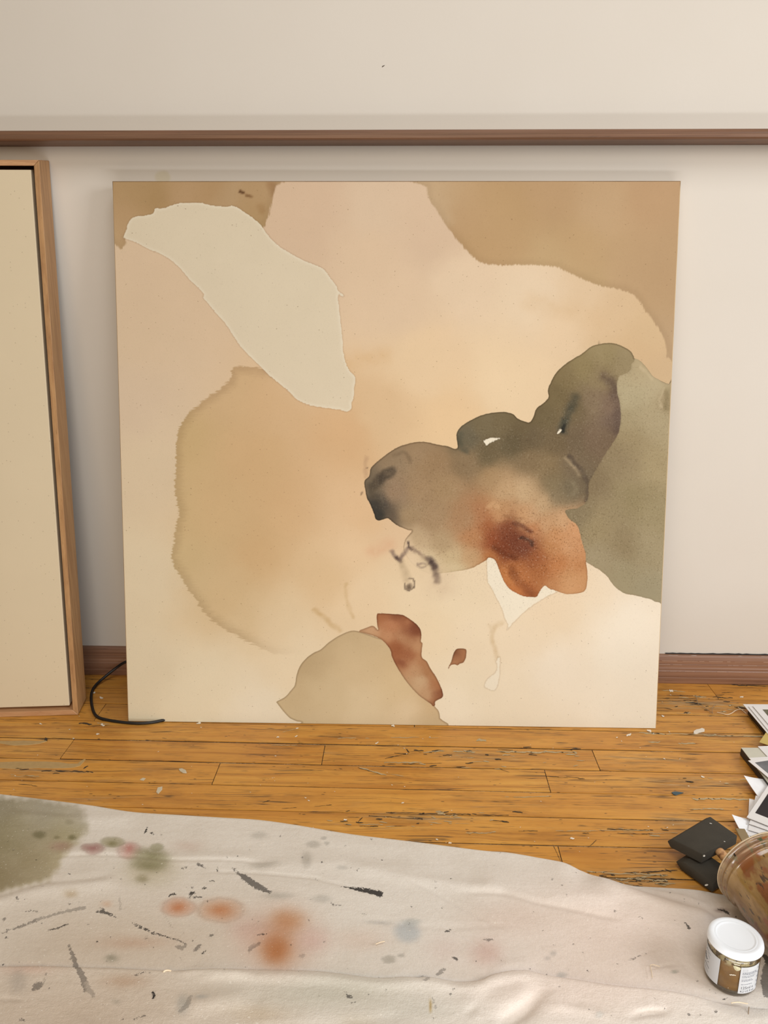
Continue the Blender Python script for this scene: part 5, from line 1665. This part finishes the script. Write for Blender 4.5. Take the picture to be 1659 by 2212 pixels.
def foam_brush(corners, zc, tilt, thick, chamf, handle, label, seed):
    """corners: four plan points (left, far, right, near); the chamfered working edge is left-far, the handle leaves right-near."""
    L, Fp, Rp, Np = [np.array(c_) for c_ in corners]
    root = empty('foam_brush', tuple(np.append((L + Fp + Rp + Np) / 4, 0)))
    bm = bmesh.new()
    ins = chamf

    def lerp(a, b, u):
        return a + (b - a) * u
    dL = np.linalg.norm(Np - L)
    k = ins / dL
    top = [np.append(lerp(L, Np, k), zc[0]), np.append(lerp(Fp, Rp, k), zc[1]), np.append(Rp, zc[2]), np.append(Np, zc[3])]
    lo = [np.append(L, zc[0] - thick * .55), np.append(Fp, zc[1] - thick * .55), np.append(Rp, zc[2] - thick), np.append(Np, zc[3] - thick)]
    bt = [np.append(lerp(L, Np, k * .8), zc[0] - thick), np.append(lerp(Fp, Rp, k * .8), zc[1] - thick)]
    vv = [bm.verts.new(tuple(map(float, q))) for q in top + lo + bt]
    t0, t1, t2, t3, l0, l1, l2, l3, b0_, b1_ = vv
    for f in ((t0, t1, t2, t3), (l0, l1, t1, t0), (b0_, b1_, l1, l0), (b0_, l3, l2, b1_), (t2, l2, l3, t3), (t0, t3, l3, b0_, l0), (t1, l1, b1_, l2, t2)):
        bm.faces.new(f)
    bmesh.ops.recalc_face_normals(bm, faces=bm.faces)
    bmesh.ops.bevel(bm, geom=list(bm.edges), offset=.0012, segments=2, affect='EDGES', profile=.5)
    under(link('foam_head', bm_mesh('foam_head', bm), M_foam, None, True), root)
    if handle:
        h0, h1, hr = handle
        h0, h1 = np.array(h0), np.array(h1)
        d = (h1 - h0) / np.linalg.norm(h1 - h0)
        sd_ = np.cross(d, [0, 0, 1.0])
        sd_ /= np.linalg.norm(sd_)
        u_ = np.cross(sd_, d)
        V, F = [], []
        n = 20
        for s_, q in ((.55, -.0006), (.95, .0004), (1.0, .002), (1.0, np.linalg.norm(h1 - h0))):
            for a in np.linspace(0, 2 * math.pi, n, endpoint=False):
                V.append(h0 + d * q + hr * s_ * (math.cos(a) * sd_ + .85 * math.sin(a) * u_))
        for r_ in range(3):
            for i in range(n):
                j = (i + 1) % n
                F.append((r_ * n + i, r_ * n + j, r_ * n + n + j, r_ * n + n + i))
        F += [tuple(reversed(range(n))), tuple(range(3 * n, 4 * n))]
        under(link('handle', mesh_of('handle', V, F), M_hwood, None, True), root)
    return tag(root, label, 'brush', 'foam brushes by the tub')


zt = .033
c1 = [fl(1442, 1808, zt - .004)[:2], fl(1526, 1757, zt - .002)[:2], fl(1593, 1806, zt - .001)[:2], fl(1517, 1848, zt - .001)[:2]]
b1o = foam_brush(c1, [zt - .003, zt - .002, zt, zt + .001], 0, .014, .007, (fl(1553, 1838, .026), np.array([.925, -.66, .022]), .0062), 'upper charcoal foam brush lying across the other, wooden handle in the plastic tub', 1)
for x, y, a, b in ((1480, 1831, 3, 6), (1522, 1852, 7, 4), (1535, 1779, 4, 2)):
    pass
c2 = [fl(1461, 1847, .018)[:2], fl(1500, 1822, .018)[:2], fl(1580, 1880, .018)[:2], fl(1540, 1916, .012)[:2]]
b2o = foam_brush(c2, [.0160, .0160, .0175, .0180], 0, .0145, .012, None, 'lower charcoal foam brush, half hidden beneath the upper one beside the drop cloth', 2)
# black plastic core of the lower brush with its handle running into the tub
q0, q1 = fl(1556, 1872, .012), np.array([.905, -.655, .014])
d = q1 - q0
bb = curve_tube('handle', [q0, q0 + d * .5, q1], .0045, M_foam2)
under(bb, b2o)
# dried white dabs on the foam
def foam_dab(px, py, z, L, wd, a, root):
    q = fl(px, py, z)
    V = []
    for k in range(8):
        b = 2 * math.pi * k / 8
        u, v = L * math.cos(b), wd * math.sin(b)
        V.append((q[0] + u * math.cos(a) - v * math.sin(a), q[1] + u * math.sin(a) + v * math.cos(a), q[2] + .0002))
    V.append((q[0], q[1], q[2] + .0009))
    o_ = link('paint_dab', mesh_of('paint_dab', V, [(i, (i + 1) % 8, 8) for i in range(8)] + [tuple(range(7, -1, -1))]), M_wd)
    under(o_, root)


foam_dab(1535, 1779, zt - .001, .0018, .0008, -.3, b1o)
foam_dab(1565, 1818, zt + .0003, .0012, .0007, -.3, b1o)
foam_dab(1521, 1849, zt + .0012, .0022, .0012, .9, b1o)
foam_dab(1481, 1829, zt - .004, .0024, .0012, 2.0, b1o)
foam_dab(1526, 1912, .0165, .0028, .0014, .5, b2o)

# stir stick poking out between the papers and the tub
M_stick = plain('stir_stick_wood', (142, 122, 88), .6, .14, 60)
s0, s1 = fl(1598, 1792, .010), np.array([.935, -.63, .012])
d = (s1 - s0) / np.linalg.norm(s1 - s0)
n_ = np.array([-d[1], d[0], 0]) * .0065
zz_ = np.array([0, 0, .0022])
stick = link('stir_stick', hexa('stir_stick', [s0 - n_, s1 - n_, s1 + n_, s0 + n_, s0 - n_ + zz_, s1 - n_ + zz_, s1 + n_ + zz_, s0 + n_ + zz_], .0007, 1), M_stick)
tag(stick, 'flat tan stir stick running from the papers into the tub', 'stick')

# ================================================================ PRINTS AND PAPERS at the right
M_paper = plain('print_paper', (226, 222, 220), .55, .02, 40)
M_paper2 = plain('white_paper', (234, 234, 236), .6, .02, 40)
M_ygrn = plain('yellow_card', (196, 170, 96), .6, .06, 60)
M_pale = plain('pale_card', (198, 194, 178), .6, .05, 60)
M_bbox = plain('black_board', (52, 46, 42), .6, .1, 60)


def photo_mat(name, ca, cb, cc, sc_=18.0):
    t = NT(name)
    X = t.obj()
    n_ = t.noise(X, sc_, 4, .6)
    t.set(Base_Color=t.ramp(n_, [(.35, rgba(ca)), (.55, rgba(cb)), (.75, rgba(cc))]), Roughness=.5)
    t.b.inputs['Specular IOR Level'].default_value = .25
    return t.mat


M_im1 = photo_mat('photo_olive', (70, 66, 50), (98, 92, 72), (132, 128, 110))
M_im2 = photo_mat('photo_grey', (92, 92, 94), (120, 121, 124), (176, 180, 186), 12.0)
M_im3 = photo_mat('photo_black', (34, 30, 34), (42, 36, 40), (58, 50, 54))


def plate(name, c_px, a_px, z, la, lb, turn, mat, root=None, th=.0007, curl=0.0, curl_r=.5, inset=None, tilt=0.0, uv0=(0, 0)):
    """A sheet with its corner at pixel c_px, one edge pointing to pixel a_px, the other turned 90 deg (turn=+1/-1)."""
    c0 = fl(c_px[0], c_px[1], z)[:2]
    d1 = fl(a_px[0], a_px[1], z)[:2] - c0
    d1 /= np.linalg.norm(d1)
    d2 = np.array([-d1[1], d1[0]]) * turn
    n = 9
    us_ = np.linspace(0, 1, n) ** 1.4
    V = np.zeros((n, n, 3))
    off = 0.0
    u0, u1, v0, v1 = (0, la, 0, lb) if inset is None else inset
    for i, v in enumerate(us_):
        for j, u in enumerate(us_):
            uu, v2 = u0 + (u1 - u0) * u, v0 + (v1 - v0) * v
            q = c0 + d1 * uu + d2 * v2
            dd = math.hypot(uu / la, v2 / lb)
            V[i, j] = (q[0], q[1], z + curl * max(0, 1 - dd / curl_r) ** 2 + tilt * uu)
    top = V.reshape(-1, 3)
    bot = top - np.array([0, 0, th])
    idx = np.arange(n * n).reshape(n, n)
    F = []
    for i in range(n - 1):
        for j in range(n - 1):
            a, b, c_, d_ = idx[i, j], idx[i, j + 1], idx[i + 1, j + 1], idx[i + 1, j]
            F.append((a, b, c_, d_))
            F.append((d_ + n * n, c_ + n * n, b + n * n, a + n * n))
    per = list(idx[0, :]) + list(idx[1:, -1]) + list(idx[-1, -2::-1]) + list(idx[-2:0:-1, 0])
    for a, b in zip(per, per[1:] + per[:1]):
        F.append((b, a, a + n * n, b + n * n))
    me = mesh_of(name, np.concatenate([top, bot]), F)
    bm = bmesh.new()
    bm.from_mesh(me)
    bmesh.ops.recalc_face_normals(bm, faces=bm.faces)
    bm.to_mesh(me)
    bm.free()
    return link(name, me, mat, None, True)


def shade_flat_edges(o):
    o.data.shade_flat()
    return o


def photo(c_px, a_px, z, la, lb, turn, im, border, label, group, **k):
    root = empty('photo_print', tuple(np.append(fl(c_px[0], c_px[1], z)[:2], z)))
    o = shade_flat_edges(plate('paper', c_px, a_px, z, la, lb, turn, M_paper, **k))
    under(o, root)
    if im:
        b0, b1, b2, b3 = border
        kk = dict(k)
        o2 = shade_flat_edges(plate('picture_area', c_px, a_px, z + .00025, la, lb, turn, im, th=.0002, inset=(b0, la - b1, b2, lb - b3), **kk))
        under(o2, root)
    return tag(root, label, 'photo', group)


def sheet(c_px, a_px, z, la, lb, turn, mat, label, group=None, **k):
    o = shade_flat_edges(plate('paper_sheet', c_px, a_px, z, la, lb, turn, mat, **k))
    return tag(o, label, 'paper', group)


# box under the back stack, then three prints fanned on it
def board(c_px, a_px, z0, z1, la, lb, turn, label):
    c0 = fl(c_px[0], c_px[1], z1)[:2]
    d1 = fl(a_px[0], a_px[1], z1)[:2] - c0
    d1 /= np.linalg.norm(d1)
    d2 = np.array([-d1[1], d1[0]]) * turn
    q = [c0, c0 + d1 * la, c0 + d1 * la + d2 * lb, c0 + d2 * lb]
    o = link('archive_box', hexa('archive_box', [np.append(p_, z0) for p_ in q] + [np.append(p_, z1) for p_ in q], .001, 1), M_bbox)
    return tag(o, label, 'box')


board((1616, 1530), (1664, 1588), .0002, .0120, .20, .15, 1, 'dark flat box beneath the fanned prints by the baseboard')
photo((1605, 1521), (1657, 1583), .0130, .21, .165, 1, None, None, 'lowest white print of the fanned stack nearest the baseboard', 'fanned prints near the baseboard')
photo((1617, 1526), (1664, 1583), .0145, .20, .155, 1, None, None, 'middle white print of the fanned stack nearest the baseboard', 'fanned prints near the baseboard')
photo((1626, 1525), (1673, 1580), .0160, .20, .15, 1, M_im1, (.012, .012, .012, .012), 'white-bordered print with a dark olive picture on the stack nearest the baseboard', 'fanned prints near the baseboard')
sheet((1640, 1603), (1656, 1580), .0122, .06, .06, -1, M_ygrn, 'yellow card corner between the back prints and the dark board')
board((1600, 1616), (1640, 1666), .0002, .0125, .13, .12, 1, 'thick black-edged board box under the grey photograph')
sheet((1601, 1615), (1641, 1667), .0134, .128, .118, 1, M_pale, 'pale grey-green card lying on the black-edged box')
sheet((1637, 1612), (1652, 1628), .0146, .08, .09, 1, M_paper, 'small white card overlapping the pale card behind the grey photograph')
photo((1618, 1637), (1645, 1665), .0156, .12, .09, 1, None, None, 'plain white print directly under the grey photograph', 'prints on the black-edged box')
photo((1616, 1643), (1652, 1673), .0172, .11, .09, 1, M_im2, (.007, .007, .007, .007), 'photograph with a grey picture and white border on the black-edged box', 'prints on the black-edged box')
sheet((1605, 1690), (1638, 1725), .0042, .14, .12, 1, M_paper2, 'white curled paper lifting its corner below the grey photograph', curl=.012, curl_r=.55)
sheet((1579, 1775), (1606, 1808), .0022, .12, .11, 1, M_paper2, 'white curled paper with lifted corner below the instant photograph', curl=.012, curl_r=.45)
sheet((1608, 1800), (1627, 1822), .0034, .13, .11, 1, M_paper, 'white sheet at the bottom of the paper pile next to the tub')
for k, (cp, ap, z, lb_) in enumerate((((1614, 1803), (1660, 1815), .0052, 'lowest white print under the instant photograph'), ((1616, 1792), (1662, 1806), .0074, 'second white print up under the instant photograph'), ((1618, 1779), (1664, 1795), .0096, 'upper white print just under the instant photograph'))):
    photo(cp, ap, z, .11, .09, 1, None, None, lb_, 'instant prints beside the tub')
photo((1613, 1765), (1659, 1697), .0120, .108, .088, -1, M_im3, (.018, .008, .006, .006), 'instant photograph with a black picture and white border on the paper pile', 'instant prints beside the tub')

# ================================================================ LOOSE THREADS
M_thr = plain('white_thread', (226, 206, 178), .8, .05)
M_thr2 = plain('brown_thread', (150, 128, 104), .8, .05)


def thread(pts, z, r, mat, label, group):
    P = [np.append(fl(x, y, z)[:2], z + .0012 * abs(math.sin(i * 1.7))) for i, (x, y) in enumerate(pts)]
    o = curve_tube('thread', P, r, mat, None, 5)
    return tag(o, label, 'thread', group)


TG = 'loose threads on the floor'
B_ = lambda p: zz(1300, 1350, 4.621, p)
thread(B_([(940, 700), (945, 740), (960, 800), (1010, 815), (1060, 855), (1105, 885)]), .0015, .00045, M_thr2, 'fine tan thread on the boards right of the big canvas', TG)
thread(B_([(1140, 795), (1105, 820), (1098, 860), (1106, 884)]), .0015, .0004, M_thr2, 'short hooked tan thread on the boards near the prints', TG)
thread(B_([(1150, 872), (1200, 885), (1250, 900), (1300, 885), (1340, 850), (1390, 845), (1420, 850)]), .0015, .0006, M_thr, 'white wavy thread leading to the back prints', TG)
thread(B_([(1360, 825), (1400, 850), (1440, 885)]), .0018, .0007, M_thr, 'short thick white thread at the corner of the back prints', TG)
TG = 'loose threads on the drop cloth'
D_ = lambda p: zz(1359, 2060, 5.53, p)
thread(D_([(1420, 780), (1425, 700), (1432, 640)]), .0075, .0004, M_thr2, 'short upright brown thread on the cloth in front of the jar', TG)
thread(D_([(1437, 765), (1480, 742), (1530, 760), (1590, 800), (1659, 815)]), .006, .0006, M_thr, 'white curling thread on the cloth in front of the jar', TG)
thread(D_([(1220, 590), (1290, 585), (1370, 595), (1420, 608)]), .008, .0006, M_thr, 'white thread along the fold just in front of the jar', TG)
thread(D_([(370, 155), (300, 140), (250, 135), (255, 170), (272, 230), (275, 290)]), .006, .0004, M_thr, 'pale bent thread on the cloth left of the jar', TG)
thread(A6([(1045, 1215), (1060, 1200), (1095, 1208)]), .007, .0009, M_thr, 'tiny white scrap of thread on the left half of the cloth', TG)
thread(A7([(805, 768), (835, 760), (862, 752)]), .006, .0006, M_thr, 'straight white bit of thread in the middle of the cloth', TG)
